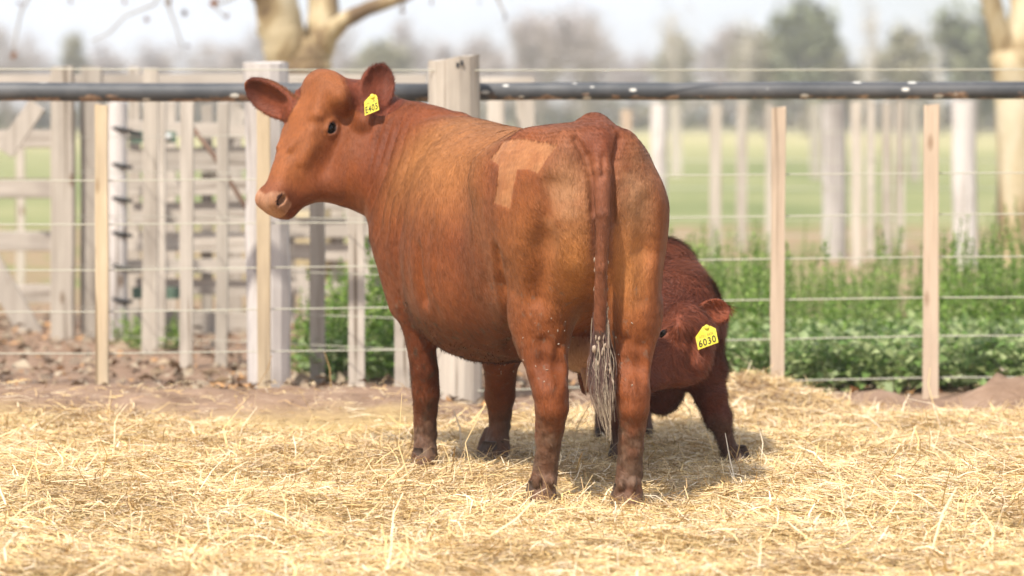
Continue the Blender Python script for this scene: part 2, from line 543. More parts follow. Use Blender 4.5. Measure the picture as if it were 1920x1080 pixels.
def build_ground():
    xs = np.concatenate([[-900, -200, -50, -20, -10], np.arange(-6, 6.001, 0.06), [10, 20, 50, 200, 900]])
    ys = np.concatenate([[-40, -10, 0, 5], np.arange(8.5, 20.5, 0.06), np.arange(20.5, 60, 0.5), [70, 90, 130, 200, 320, 500, 900, 2500]])
    gx, gy = np.meshgrid(xs, ys, indexing='ij')
    inner = (np.abs(gx) < 6.2) & (gy > 8) & (gy < 21)
    z = np.where(inner, bank_h(gx, gy), 0.0)
    v = np.stack([gx, gy, z], -1).reshape(-1, 3)
    n = len(ys)
    i, j = np.meshgrid(np.arange(len(xs) - 1), np.arange(n - 1), indexing='ij')
    a = (i * n + j).ravel()
    f = np.stack([a, a + n, a + n + 1, a + 1], 1)
    t = NT('yard_and_pasture')
    geo = t.n('ShaderNodeNewGeometry'); sep = t.n('ShaderNodeSeparateXYZ'); t.l(geo.outputs['Position'], sep.inputs[0])
    pv = t.pos((1, 1, 1))
    straw = t.ramp(t.noise(38, 6, t.pos((1, 1.6, 1)), 0.7), [(0.3, (0.26, 0.17, 0.075)), (0.55, (0.46, 0.34, 0.15)), (0.75, (0.58, 0.46, 0.24))])
    dirt = t.ramp(t.noise(5, 7, pv, 0.65), [(0.3, (0.17, 0.105, 0.07)), (0.55, (0.27, 0.18, 0.125)), (0.8, (0.37, 0.265, 0.20))])
    litter = t.ramp(t.noise(1.3, 5, t.pos((1, 0.5, 1)), 0.7), [(0.35, (0.23, 0.18, 0.10)), (0.5, (0.30, 0.215, 0.135)), (0.58, (0.19, 0.20, 0.08))])
    grass = t.ramp(t.noise(0.22, 6, t.pos((1, 0.35, 1)), 0.6), [(0.3, (0.125, 0.155, 0.06)), (0.5, (0.21, 0.225, 0.10)), (0.75, (0.33, 0.305, 0.16))])
    dry = t.ramp(t.noise(0.05, 5, t.pos((1, 0.5, 1))), [(0.35, (0.32, 0.30, 0.14)), (0.65, (0.42, 0.37, 0.20))])
    def step(y0, y1, wob=1.0, sc_=0.5):
        nz = t.n('ShaderNodeMath', operation='MULTIPLY_ADD'); nz.inputs[1].default_value = wob
        t.l(t.noise(sc_, 3, pv), nz.inputs[0]); t.l(sep.outputs['Y'], nz.inputs[2])
        m = t.n('ShaderNodeMapRange'); m.inputs['From Min'].default_value = y0 + wob / 2; m.inputs['From Max'].default_value = y1 + wob / 2
        t.l(nz.outputs[0], m.inputs['Value']); return m.outputs['Result']
    c = t.mix(step(14.3, 14.7, 0.6, 1.2), straw, dirt)
    c = t.mix(step(22, 26, 3, 0.6), c, litter)
    c = t.mix(step(40, 43, 4, 0.3), c, grass)
    c = t.mix(step(85, 170, 30, 0.04), c, dry)
    t.base(c); t.rough(0.95); t.b.inputs['Specular IOR Level'].default_value = 0.1
    t.bump(t.noise(30, 6, pv, 0.7), 0.5, 0.02)
    me = mesh_np('ground', v, f, True)
    tag(link_mesh('ground', me, t.m), kind='structure')
build_ground()

# ------------------------------------------------------------------ straw
def blades(n, xlo, xhi, ylo, yhi, lmin, lmax, wmin, wmax, tilt, lift, cols, seed, dens=None, bend=0.25, flow=None):
    r = np.random.default_rng(seed)
    x = r.uniform(xlo, xhi, n); y = r.uniform(ylo, yhi, n)
    if dens is not None:
        keep = r.random(n) < dens(x, y); x, y = x[keep], y[keep]
    n = len(x)
    L = lmin + (lmax - lmin) * r.random(n) ** 2.0
    W = r.uniform(wmin, wmax, n)
    az = r.uniform(0, 2 * np.pi, n)
    if flow is not None:
        az = flow(x, y) + r.normal(0, 0.9, n)
    el = np.abs(r.normal(0, tilt, n)) * np.where(r.random(n) < 0.15, 2.6, 1.0)
    el = np.clip(el, 0, 1.2)
    d = np.stack([np.cos(az) * np.cos(el), np.sin(az) * np.cos(el), np.sin(el)], 1)
    s = np.stack([-np.sin(az), np.cos(az), r.normal(0, 0.45, n)], 1); s /= np.linalg.norm(s, axis=1)[:, None]
    z0 = bank_h(x, y) + r.uniform(-0.004, lift, n)
    c0 = np.stack([x, y, z0], 1) - d * L[:, None] * 0.35
    c0[:, 2] = np.maximum(c0[:, 2], z0 - 0.01)
    bnd = r.normal(0, bend, n)[:, None] * s * L[:, None] * 0.5
    dz = np.zeros((n, 3)); dz[:, 2] = -np.abs(r.normal(0, 0.12, n)) * L
    c1 = c0 + d * L[:, None] * 0.5
    c2 = c0 + d * L[:, None] + bnd + dz
    hw = (W / 2)[:, None]
    V = np.stack([c0 - s * hw, c0 + s * hw, c1 - s * hw, c1 + s * hw, c2 - s * hw * 0.55, c2 + s * hw * 0.55], 1).reshape(-1, 3)
    b = (np.arange(n) * 6)[:, None]
    F = np.concatenate([b + np.array([[0, 1, 3, 2]]), b + np.array([[2, 3, 5, 4]])])
    cols = np.array(cols)
    ci = r.integers(0, len(cols), n)
    c = cols[ci] * r.uniform(0.8, 1.12, n)[:, None] * np.array([1.03, 0.97, 0.97])
    # trodden, soiled patches
    pp = np.stack([x, y, np.zeros(n)], 1)
    soil = sstep(0.10, 0.75, VN(pp, 2.3) + 0.6 * VN(pp, 6.5))
    soil = np.maximum(soil, 0.8 * np.exp(-((x - 0.25) / 0.5) ** 2 - ((y - 12.6) / 0.7) ** 2) * (0.5 + VN(pp, 8.0)).clip(0, 1))
    dirty = r.random(n) < soil * 0.45
    c[dirty] = c[dirty] * np.array([0.62, 0.55, 0.50])
    return V, F, np.repeat(c, 6, axis=0)
t = NT('straw'); a = t.attr('tint')
t.base(a.outputs['Color']); t.rough(0.55); t.b.inputs['Specular IOR Level'].default_value = 0.35
t.b.inputs['Transmission Weight'].default_value = 0.0
M_STRAW = t.m
STRAWC = [(0.66, 0.51, 0.25), (0.72, 0.57, 0.29), (0.70, 0.52, 0.22), (0.76, 0.65, 0.42), (0.60, 0.44, 0.21), (0.78, 0.69, 0.50), (0.50, 0.35, 0.17), (0.70, 0.56, 0.30)]
def sdens(x, y):
    p = np.stack([x, y, np.zeros_like(x)], -1)
    edge = 14.42 + 0.30 * VN(p, 1.1) + 0.7 * sstep(-0.35, 0.3, x) + 0.9 * np.exp(-((x - 1.08) / 0.4) ** 2)
    return np.clip((edge - y) / 0.35, 0.0, 1) * 0.97 + 0.012 * (y < 15.6) + 0.05 * (y < 15.1)
def sflow(x, y):
    p = np.stack([x, y, np.zeros_like(x)], -1)
    return 5.0 * VN(p, 1.6) + 1.0
parts = [blades(215000, -2.9, 2.9, 9.0, 15.9, 0.03, 0.17, 0.0020, 0.0048, 0.15, 0.035, STRAWC, 11, sdens, 0.42, flow=sflow),
         blades(110000, -2.6, 2.6, 9.2, 15.6, 0.025, 0.10, 0.0014, 0.0030, 0.26, 0.045, STRAWC, 12, sdens),
         blades(1500, -2.6, 2.6, 9.2, 15.4, 0.08, 0.26, 0.0035, 0.007, 0.40, 0.05, STRAWC[:4] + STRAWC[5:6], 13, sdens, 0.5)]
# straw pushed up round the feet
for k_, (fx, fy) in enumerate(FEET):
    parts.append(blades(420, fx - .16, fx + .16, fy - .15, fy + .13, 0.04, 0.16, 0.002, 0.0048, 0.38, 0.045, STRAWC, 60 + k_, lambda x, y, fx=fx, fy=fy: np.exp(-((x - fx) / .12) ** 2 - ((y - fy + .03) / .10) ** 2), 0.4))
off = 0; VV, FF, CC = [], [], []
for V, F, C in parts:
    VV.append(V); FF.append(F + off); CC.append(C); off += len(V)
me = mesh_np('straw', np.concatenate(VV), np.concatenate(FF), False, np.concatenate(CC))
tag(link_mesh('straw', me, M_STRAW), 'thick loose golden straw bedding spread over the yard floor', 'straw', kind='stuff')

# ------------------------------------------------------------------ leaf litter behind the fence
def leaf_cards(pos, length, width, az, el, roll, cols, r):
    n = len(pos)
    d = np.stack([np.cos(az) * np.cos(el), np.sin(az) * np.cos(el), np.sin(el)], 1)
    s = np.stack([-np.sin(az), np.cos(az), np.zeros(n)], 1)
    u = np.cross(d, s)
    s2 = s * np.cos(roll)[:, None] + u * np.sin(roll)[:, None]
    u2 = np.cross(d, s2)
    L = length[:, None]; W = width[:, None]
    a = pos; m = pos + d * L * 0.45; e = pos + d * L - u2 * L * 0.12
    l = m + s2 * W / 2 + u2 * W * 0.22; q = m - s2 * W / 2 + u2 * W * 0.22
    V = np.stack([a, l, e, q, m], 1).reshape(-1, 3)
    b = (np.arange(n) * 5)[:, None]
    F = np.concatenate([b + np.array([[0, 4, 1]]), b + np.array([[1, 4, 2]]), b + np.array([[2, 4, 3]]), b + np.array([[3, 4, 0]])])
    return V, F, np.repeat(cols, 5, axis=0)
t = NT('leaf'); a = t.attr('tint'); t.base(a.outputs['Color']); t.rough(0.55); t.b.inputs['Specular IOR Level'].default_value = 0.3
M_LEAF = t.m
t = NT('green_leaf'); a = t.attr('tint'); t.base(a.outputs['Color']); t.rough(0.5)
tr = t.n('ShaderNodeBsdfTranslucent'); mx = t.n('ShaderNodeMixShader'); mx.inputs[0].default_value = 0.42
t.l(a.outputs['Color'], tr.inputs['Color'])
t.l(t.b.outputs[0], mx.inputs[1]); t.l(tr.outputs[0], mx.inputs[2]); t.l(mx.outputs[0], t.t.nodes['Material Output'].inputs['Surface'])
M_GREEN = t.m
def litter():
    r = np.random.default_rng(5)
    n = 4200
    x = r.uniform(-3.6, 3.4, n); y = 15.5 + 7.5 * r.random(n) ** 1.2
    keep = (x < 0.3) | (r.random(n) < 0.35); x, y = x[keep], y[keep]; n = len(x)
    pos = np.stack([x, y, bank_h(x, y) * (y < 21) + r.uniform(0.0, 0.03, n)], 1)
    C = np.array([(0.26, 0.185, 0.115), (0.30, 0.225, 0.15), (0.34, 0.27, 0.19), (0.22, 0.16, 0.105), (0.42, 0.23, 0.10), (0.31, 0.245, 0.175), (0.18, 0.13, 0.09)])
    V, F, c = leaf_cards(pos, 0.025 + 0.085 * r.random(n) ** 2, 0.025 + 0.06 * r.random(n) ** 2, r.uniform(0, 6.28, n), r.normal(0.05, 0.22, n), r.normal(0, 0.6, n), C[r.integers(0, len(C), n)] * r.uniform(0.8, 1.15, (n, 1)), r)
    tag(link_mesh('leaf_litter', mesh_np('leaf_litter', V, F, False, c), M_LEAF), 'dry brown fallen leaves lying on bare soil behind the fence', 'fallen leaves', kind='stuff')
litter()

# ------------------------------------------------------------------ weeds
def weed_stems(spec, seed):
    """spec rows: x, y, height, leaf length. Returns leaf mesh arrays of upright leafy stems."""
    r = np.random.default_rng(seed)
    P0, LN, WD, AZ, EL, CO = [], [], [], [], [], []
    stems = MB()
    G = np.array([(0.16, 0.27, 0.045), (0.21, 0.33, 0.06), (0.12, 0.22, 0.035), (0.26, 0.36, 0.09), (0.31, 0.37, 0.14)])
    for x, y, h, ll in spec:
        lean = r.normal(0, 0.10, 2)
        k = max(6, int(h / 0.022))
        zz = np.linspace(0.02, h, k)
        for i, z in enumerate(zz):
            f = z / h
            for q in range(2):
                P0.append((x + lean[0] * z, y + lean[1] * z, z + r.uniform(-.008, .008)))
                LN.append(ll * (1.15 - 0.75 * f) * r.uniform(0.7, 1.25)); WD.append(LN[-1] * r.uniform(0.38, 0.55))
                AZ.append(i * 1.9 + q * 3.14 + r.normal(0, 0.4)); EL.append(r.normal(0.25 + 0.55 * f, 0.28))
                CO.append(G[r.integers(0, len(G))] * r.uniform(0.8, 1.25))
        top = Vector((x + lean[0] * h, y + lean[1] * h, h))
        stems.tube([(x, y, 0), top], [0.004, 0.002], 4, False)
    P0 = np.array(P0); n = len(P0)
    V, F, C = leaf_cards(P0, np.array(LN), np.array(WD), np.array(AZ), np.array(EL), r.normal(0, 0.4, n), np.array(CO), r)
    return V, F, C, stems
M_STEM = flat_mat('weed_stem', (0.12, 0.16, 0.05), 0.7)
def weed_bed(name, label, spec, low, seed):
    r = np.random.default_rng(seed + 50)
    V, F, C, st = weed_stems(spec, seed)
    pos, n = low, len(low)
    G = np.array([(0.21, 0.31, 0.10), (0.31, 0.39, 0.18), (0.42, 0.48, 0.24), (0.16, 0.26, 0.07), (0.35, 0.42, 0.18)])
    ln = r.uniform(0.03, 0.068, n)
    V2, F2, C2 = leaf_cards(pos, ln, ln * r.uniform(0.7, 0.95, n), r.uniform(0, 6.28, n), r.normal(0.1, 0.5, n), r.normal(0, 0.5, n), G[r.integers(0, 5, n)] * r.uniform(0.8, 1.25, (n, 1)), r)
    o = link_mesh(name, mesh_np(name, np.concatenate([V, V2]), np.concatenate([F, F2 + len(V)]), False, np.concatenate([C, C2])), M_GREEN)
    tag(o, label, 'weeds', kind='stuff')
    so = st.build('stem', M_STEM, o); so['kind'] = 'stuff'
r = np.random.default_rng(21)
spec = []
for _ in range(620):
    y = r.uniform(16.45, 20.5); x = r.uniform(0.52, 3.9)
    hmax = 0.40 + 0.10 * math.sin(x * 2.1) + 0.20 * (x > 2.32)
    spec.append((x, y, hmax * r.uniform(0.62, 1.25) + 0.028 * (y - 16.4), r.uniform(0.05, 0.085)))
n = 15000
ly = r.uniform(16.2, 17.4, n); lx = r.uniform(0.5, 3.9, n)
low = np.stack([lx, ly, r.uniform(0.02, 0.26, n) + 0.03 * (ly - 16.2)], 1)
for _ in range(150):
    y = r.uniform(20.5, 25); x = r.uniform(0.6, 4.6)
    spec.append((x, y, r.uniform(0.2, 0.62), r.uniform(0.05, 0.085)))
weed_bed('weed_bed', 'dense bed of leafy green weeds right of the cow behind the wire fence', spec, low, 3)
spec = []
for _ in range(95):
    u = r.uniform(552, 775); y = r.uniform(16.9, 18.6)
    spec.append((P(u, 600, y)[0], y, r.uniform(0.22, 0.62) * (0.75 + 0.4 * (u - 552) / 220), r.uniform(0.06, 0.10)))
n = 900
ly = r.uniform(16.8, 18.4, n); lx = r.uniform(-1.1, -0.2, n)
weed_bed('weed_bed', 'smaller clump of green weeds between the droppers left of the cow forelegs', spec, np.stack([lx, ly, r.uniform(0.02, 0.2, n)], 1), 4)
spec = []
for _ in range(26):
    u = r.choice([r.uniform(215, 262), r.uniform(292, 335)]); y = r.uniform(19.2, 20.0)
    spec.append((P(u, 600, y)[0], y, r.uniform(0.08, 0.2), 0.06))
weed_bed('weed_bed', 'low bright green tuft of weeds at the foot of the strapped grey post', spec, np.array([[P(240, 600, 19.6)[0], 19.6, 0.03]] * 4) + r.normal(0, .04, (4, 3)) * [1, 1, .2], 5)
# tall spikes that stand clear of the bed
ORD = ['first', 'second', 'third', 'fourth', 'fifth', 'sixth', 'seventh', 'eighth', 'ninth', 'tenth', 'eleventh', 'twelfth']
for k_, (u, vt) in enumerate(sorted(((1260, 452), (1690, 428), (1496, 452), (1562, 452), (1615, 447), (1435, 442), (1768, 447), (1822, 462), (1905, 395), (1880, 440)))):
    y = random.uniform(17.2, 18.4)
    q = P(u, vt, y); x, h = q[0], q[2]
    V, F, C, st = weed_stems([(0, 0, h, 0.065)], int(u))
    o = tag(empty('tall_weed', (x, y, 0)), 'tall slender weed spike above the green bed, %s from the left' % ORD[k_], 'weed', 'tall weed spikes above the bed')
    for nm, me, m_ in (('leaves', mesh_np('leaves', V, F, False, C), M_GREEN), ('stem', st.mesh('stem'), M_STEM)):
        c_ = link_mesh(nm, me, m_); c_.parent = o
        if nm == 'leaves': c_['kind'] = 'stuff'

# ------------------------------------------------------------------ fences
def rough_post(u, Y, w, vt, vb, mat, parent, name='post', depth=None, ut=None, ub=None, round_=False, n=14, wt=None, slant=0.0):
    """post seen at column u from row vt down to the ground at depth Y; w in photo pixels"""
    ub = u if ub is None else ub; ut = u if ut is None else ut
    W = w / FPX * Y; D = depth or W
    top = P(ut, vt, Y); x0 = P(ub, vb, Y)[0]
    z0 = -0.05
    mb = MB()
    k = 7
    prof = []
    if round_:
        prof = [(math.cos(a) * W / 2, math.sin(a) * D / 2) for a in np.linspace(0, 2 * math.pi, n, endpoint=False)]
    else:
        c = 0.12
        for sx, sy in ((-1, -1), (1, -1), (1, 1), (-1, 1)):
            if sx * sy > 0: prof += [(sx * W / 2, sy * D / 2 * (1 - c)), (sx * W / 2 * (1 - c), sy * D / 2)]
            else: prof += [(sx * W / 2 * (1 - c), sy * D / 2), (sx * W / 2, sy * D / 2 * (1 - c))]
    m = len(prof); vs, fs = [], []
    for i in range(k):
        f = i / (k - 1)
        cx = x0 + (top[0] - x0) * f + random.uniform(-1, 1) * W * 0.025
        tw = (1 + random.uniform(-0.035, 0.035)) * (1 + ((wt or w) / w - 1) * f)
        for px, py in prof:
            vs.append((cx + px * tw, Y + py * tw, z0 + (top[2] - z0) * f + (random.uniform(-0.010, 0.004) + slant * px / W if i == k - 1 else 0)))
    for i in range(k - 1):
        for j in range(m):
            fs.append((i * m + j, i * m + (j + 1) % m, (i + 1) * m + (j + 1) % m, (i + 1) * m + j))
    fs.append(tuple((k - 1) * m + j for j in range(m)))
    mb.add(vs, fs)
    return mb.build(name, mat, parent)

def wire(pts, parent, rad=0.0022, mat=None, name='wire'):
    mb = MB(); mb.tube(pts, [rad] * len(pts), 5, True)
    return mb.build(name, mat or M_WIRE, parent, True)

# front fence: pipe rail, droppers, strainer post, wires
ff = tag(empty('wire_fence', (0, 15.9, 0)), 'wire fence with black pipe top rail right behind the cow', 'fence')
YF = 15.9
def pipe(u0, u1, v0, v1, name, w=35, y=YF):
    r_ = w / FPX * y / 2
    mb = MB(); pts = []
    for f in np.linspace(0, 1, 9):
        q = P(u0 + (u1 - u0) * f, v0 + (v1 - v0) * f, y); q[2] += random.uniform(-.002, .002); pts.append(q)
    mb.tube(pts, [r_] * 9, 20)
    mb.build(name, M_PIPE, ff, True)
pipe(-420, 806, 171, 174, 'pipe_rail'); pipe(880, 2400, 172, 167, 'pipe_rail', 33)
rough_post(850, 15.72, 86, 108, 772, M_PALE, ff, 'post', ut=851, ub=862, round_=True, wt=98, slant=0.035)
mb = MB()
for q in ((858, 122), (866, 118)):
    c = P(*q, 15.72 - 0.115); mb.box(c, (0.012, 0.01, 0.022))
mb.build('nail_hole', M_BLACK, ff)
for u, w, vt, vb, m_ in ((192, 24, 196, 745, M_YEL), (496, 25, 198, 757, M_YEL), (1457, 26, 200, 722, M_PINK), (1744, 28, 196, 745, M_PINK), (-60, 24, 196, 745, M_YEL), (2030, 27, 196, 745, M_PINK)):
    rough_post(u, 15.80 if u > 900 else 15.62, w, vt, vb, m_, ff, 'dropper', depth=0.035, ut=u + (3 if u > 900 else -2))
for vl, vm, vr in ((130, 132, 131), (339, 334, 325), (421, 416, 402), (507, 497, 482), (585, 575, 558), (663, 655, 630), (738, 735, 708)):
    seg = []
    for u, v in ((-420, vl), (200, vl), (496, (vl + vm) / 2), (850, vm), (1340, (vm + 2 * vr) / 3), (1745, vr), (2400, vr - 3)):
        seg.append(P(u, v, YF + (-0.075 if u > 900 else -0.255)))
    wire(seg, ff, 0.0030)

# oblique fence running back to the left from the strainer post
of = tag(empty('wire_fence', (-2, 17.5, 0)), 'oblique fence of pale droppers running back left from the big leaning post', 'fence')
for u, w, vt, vb, m_ in ((755, 30, 196, 742, M_GREY), (669, 30, 194, 729, M_GREY), (595, 28, 192, 718, M_GREY), (415, 22, 190, 687, M_GREY), (349, 25, 188, 690, M_GREY), (281, 28, 126, 665, M_PALE)):
    Y = depth_at(vb); rough_post(u, Y, w, vt, vb, m_, of, 'dropper', depth=0.05, ut=u + random.uniform(-4, 4))
rough_post(505, depth_at(730), 84, 116, 730, M_POST, of, 'post', ut=498, ub=506, round_=True)
rough_post(302, 19.3, 18, 190, 655, M_GREY, of, 'dropper', depth=0.05)
# the grey post wrapped with dark rubber straps
pst = rough_post(222, 20.0, 36, 192, 645, M_POST, of, 'post', ut=220, ub=224, round_=True)
for k, v in enumerate((242, 310, 373, 438, 500, 562, 630)):
    c = P(227, v, 20.0); mb = MB()
    rr = 18.6 / FPX * 20.0
    mb.tube([(c[0] + rr * math.cos(a), 20.0 + rr * math.sin(a), c[2] - 0.012 * math.cos(a)) for a in np.linspace(-math.pi * 0.75, 0.35, 10)], [0.012] * 10, 6)
    mb.build('rubber_strap', M_BLACK, of, True)
rough_post(118, depth_at(640), 42, 125, 640, M_PALE, of, 'post', depth=0.10)
rough_post(172, 20.2, 40, 126, 640, M_GREY, of, 'post', depth=0.10)
for v0, v1 in ((250, 258), (330, 322), (412, 405), (520, 497), (600, 576), (660, 626)):
    wire([P(118, v1 + 60 - 60, 20.3), P(505, (v0 + v1) / 2, 16.9), P(850, v0, 15.9)], of, 0.0022)
mb = MB(); mb.tube([P(355, 232, 18.9), P(400, 290, 18.85), P(455, 378, 18.8), P(470, 405, 18.8)], [0.014] * 4, 7); mb.build('brace_rod', M_RUST, of, True)

# board pen behind
bp = tag(empty('board_pen', (-3, 21.5, 0)), 'weathered pale board pen behind the fence on the left', 'board fence')
def board(u0, v0, u1, v1, w, Y, mat=None, name='board', Y1=None):
    a, b = P(u0, v0, Y), P(u1, v1, Y1 or Y)
    mb = MB(); mb.beam(a, b, w / FPX * Y, 0.032, 0.004)
    return mb.build(name, mat or M_GREYX, bp)
YB = 21.3
for v, w in ((150, 21), (260, 32), (353, 37), (452, 35), (550, 32)):
    board(-330, v + random.uniform(-2, 2), 112, v, w, YB)
for k, (u0, v0, u1, v1, w) in enumerate(((112, 150, 470, 150, 22), (235, 240, 480, 246, 26), (235, 300, 490, 296, 42), (240, 352, 480, 350, 30), (250, 400, 500, 398, 40),
        (240, 452, 490, 455, 34), (240, 500, 480, 498, 24), (255, 535, 480, 540, 28), (240, 600, 480, 612, 46),
        (520, 150, 800, 150, 22), (540, 262, 800, 258, 44), (545, 315, 780, 318, 34), (550, 372, 780, 366, 44), (540, 428, 770, 424, 38), (545, 470, 770, 476, 30), (545, 540, 770, 545, 22),
        (900, 152, 1000, 152, 14))):
    board(u0, v0, u1, v1, w, 20.75 + 0.06 * (k % 3) + (0.5 if u0 > 500 else 0))
for u, w, vt, vb, Y in ((38, 16, 270, 500, 27.0), (252, 22, 126, 600, 21.05), (318, 24, 190, 600, 22.6), (388, 20, 195, 610, 21.05), (440, 26, 190, 600, 22.7), (540, 26, 190, 590, 21.5), (632, 24, 190, 580, 21.5), (700, 34, 126, 585, 21.5), (742, 18, 190, 585, 23.0),
                     (930, 30, 150, 560, 23.0), (985, 34, 152, 560, 23.2)):
    rough_post(u, Y, w, vt, vb, M_PALE if u % 4 else M_GREY, bp, 'upright_board', depth=0.04)
board(-40, 455, 78, 660, 42, 20.9, M_GREY, 'brace'); board(70, 196, 8, 285, 34, 20.95, M_GREY, 'brace')
board(455, 205, 395, 330, 24, 21.0, M_GREY, 'brace'); board(655, 380, 690, 560, 24, 21.0, M_GREY, 'brace'); board(560, 500, 585, 600, 22, 21.0, M_GREY, 'brace')
board(66, 648, 168, 648, 20, 20.4, M_GREENB, 'kick_board'); board(248, 549, 342, 549, 22, 20.6, M_GREENB, 'green_rail'); board(246, 257, 330, 257, 22, 20.6, M_GREENB, 'green_rail')
mb = MB(); c = P(308, 257, 20.55); mb.tube([c + np.array([-.04, 0, 0]), c + np.array([.04, 0, 0])], [0.02, 0.02], 10); mb.build('insulator', M_WHITE, bp, True)
mb = MB(); mb.tube([P(212, 238, 20.0), P(240, 246, 20.1), P(262, 252, 20.3)], [.014] * 3, 7); mb.tube([P(240, 258, 20.1), P(264, 258, 20.3)], [.012] * 2, 7); mb.build('hinge_pin', M_BLACK, bp, True)

# far fence on the right
rf = tag(empty('wire_fence', (3, 30, 0)), 'farther fence of grey posts and thin droppers beyond the weeds on the right', 'fence')
for u, w, vt, vb, m_, nm in ((1565, 44, 192, 486, M_POST, 'post'), (1810, 46, 188, 505, M_POST, 'post'), (1234, 30, 194, 470, M_POST, 'post'),
        (1340, 21, 196, 512, M_PALE, 'dropper'), (1390, 19, 194, 470, M_GREY, 'dropper'), (1444, 16, 196, 480, M_GREY, 'dropper'), (1177, 20, 205, 490, M_PINK, 'dropper'),
        (1607, 20, 190, 500, M_PALE, 'dropper'), (1631, 16, 190, 486, M_GREY, 'dropper'), (1663, 18, 190, 492, M_PALE, 'dropper'), (1687, 17, 188, 470, M_GREY, 'dropper'),
        (1530, 20, 192, 246 + 90, M_GREY, 'dropper'), (1715, 20, 190, 340, M_GREY, 'dropper'), (1880, 22, 190, 500, M_PALE, 'dropper'), (1268, 20, 196, 330, M_GREY, 'dropper'), (985, 30, 190, 500, M_POST, 'post'), (1985, 40, 188, 505, M_POST, 'post')):
    Y = depth_at(vb); rough_post(u, Y, w, vt, vb, m_, rf, nm, round_=(nm == 'post'), depth=None if nm == 'post' else 0.06, ut=u + random.uniform(-3, 3))
for v in (246, 300, 352, 408, 440):
    wire([P(900, v, 30.5), P(1565, v + 2, 30.5), P(2300, v, 30.5)], rf, 0.004)
# ------------------------------------------------------------------ trees
def bark_mat(name, stops, scale=3.0):
    t = NT(name)
    a = t.noise(scale, 5, t.pos((1, 1, 0.45)), 0.6, 0.6)
    t.base(t.ramp(a, stops)); t.rough(0.85)
    t.bump(t.noise(18, 5, t.pos()), 0.4, 0.02)
    return t.m
M_PLANE = bark_mat('plane_bark', [(0.38, (0.15, 0.10, 0.06)), (0.46, (0.30, 0.22, 0.12)), (0.54, (0.46, 0.37, 0.23)), (0.70, (0.54, 0.47, 0.34))], 2.2)
M_BARK = bark_mat('grey_bark', [(0.3, (0.22, 0.19, 0.16)), (0.7, (0.38, 0.34, 0.29))])
M_BARKP = bark_mat('pale_bark', [(0.3, (0.42, 0.38, 0.32)), (0.7, (0.58, 0.53, 0.46))])

def limb(mb, pts, rads, n=12):
    # resample with a little wander so limbs are not straight pipes
    pts = [np.array(p, float) for p in pts]
    Q, R = [], []
    for i in range(len(pts) - 1):
        for f in np.linspace(0, 1, 5)[: (5 if i == len(pts) - 2 else 4)]:
            q = pts[i] * (1 - f) + pts[i + 1] * f; r_ = rads[i] * (1 - f) + rads[i + 1] * f
            Q.append(q + np.array([random.uniform(-1, 1), random.uniform(-1, 1), 0]) * r_ * 0.10); R.append(r_ * random.uniform(0.95, 1.06))
    mb.tube(Q, R, n)

def plane_tree(Y, label, trunk, limbs, twigs, leaves):
    b = P(*trunk[0][:2], Y); root = tag(empty('plane_tree', (b[0], Y, 0)), label, 'tree')
    px = Y / FPX
    mb = MB(); limb(mb, [np.array([b[0], Y, -0.1])] + [P(u, v, Y) for u, v, w in trunk], [trunk[0][2] * px * 0.62] + [w * px / 2 for u, v, w in trunk], 16)
    mb.build('trunk', M_PLANE, root, True)
    for L_ in limbs:
        mb = MB(); limb(mb, [P(u, v, Y + dy) for u, v, w, dy in L_], [w * px / 2 for u, v, w, dy in L_], 12); mb.build('limb', M_PLANE, root, True)
    for T in twigs:
        mb = MB(); limb(mb, [P(u, v, Y + dy) for u, v, w, dy in T], [w * px / 2 for u, v, w, dy in T], 6); mb.build('twig', M_BARK, root, True)
    r = np.random.default_rng(9)
    for u, v, s_, c in leaves:
        q = P(u, v, Y - 0.4)[None]
        V, F, C = leaf_cards(q - np.array([[0, 0, s_ * px * .5]]), np.array([s_ * px]), np.array([s_ * px * 0.9]), np.array([r.uniform(0, 6.28)]), np.array([r.uniform(0.9, 1.5)]), np.array([r.uniform(-1, 1)]), np.array([c]), r)
        link_mesh('leaf', mesh_np('leaf', V, F, False, C), M_LEAF, root)
OR, BR, DK = (0.50, 0.20, 0.07), (0.30, 0.16, 0.09), (0.14, 0.09, 0.08)
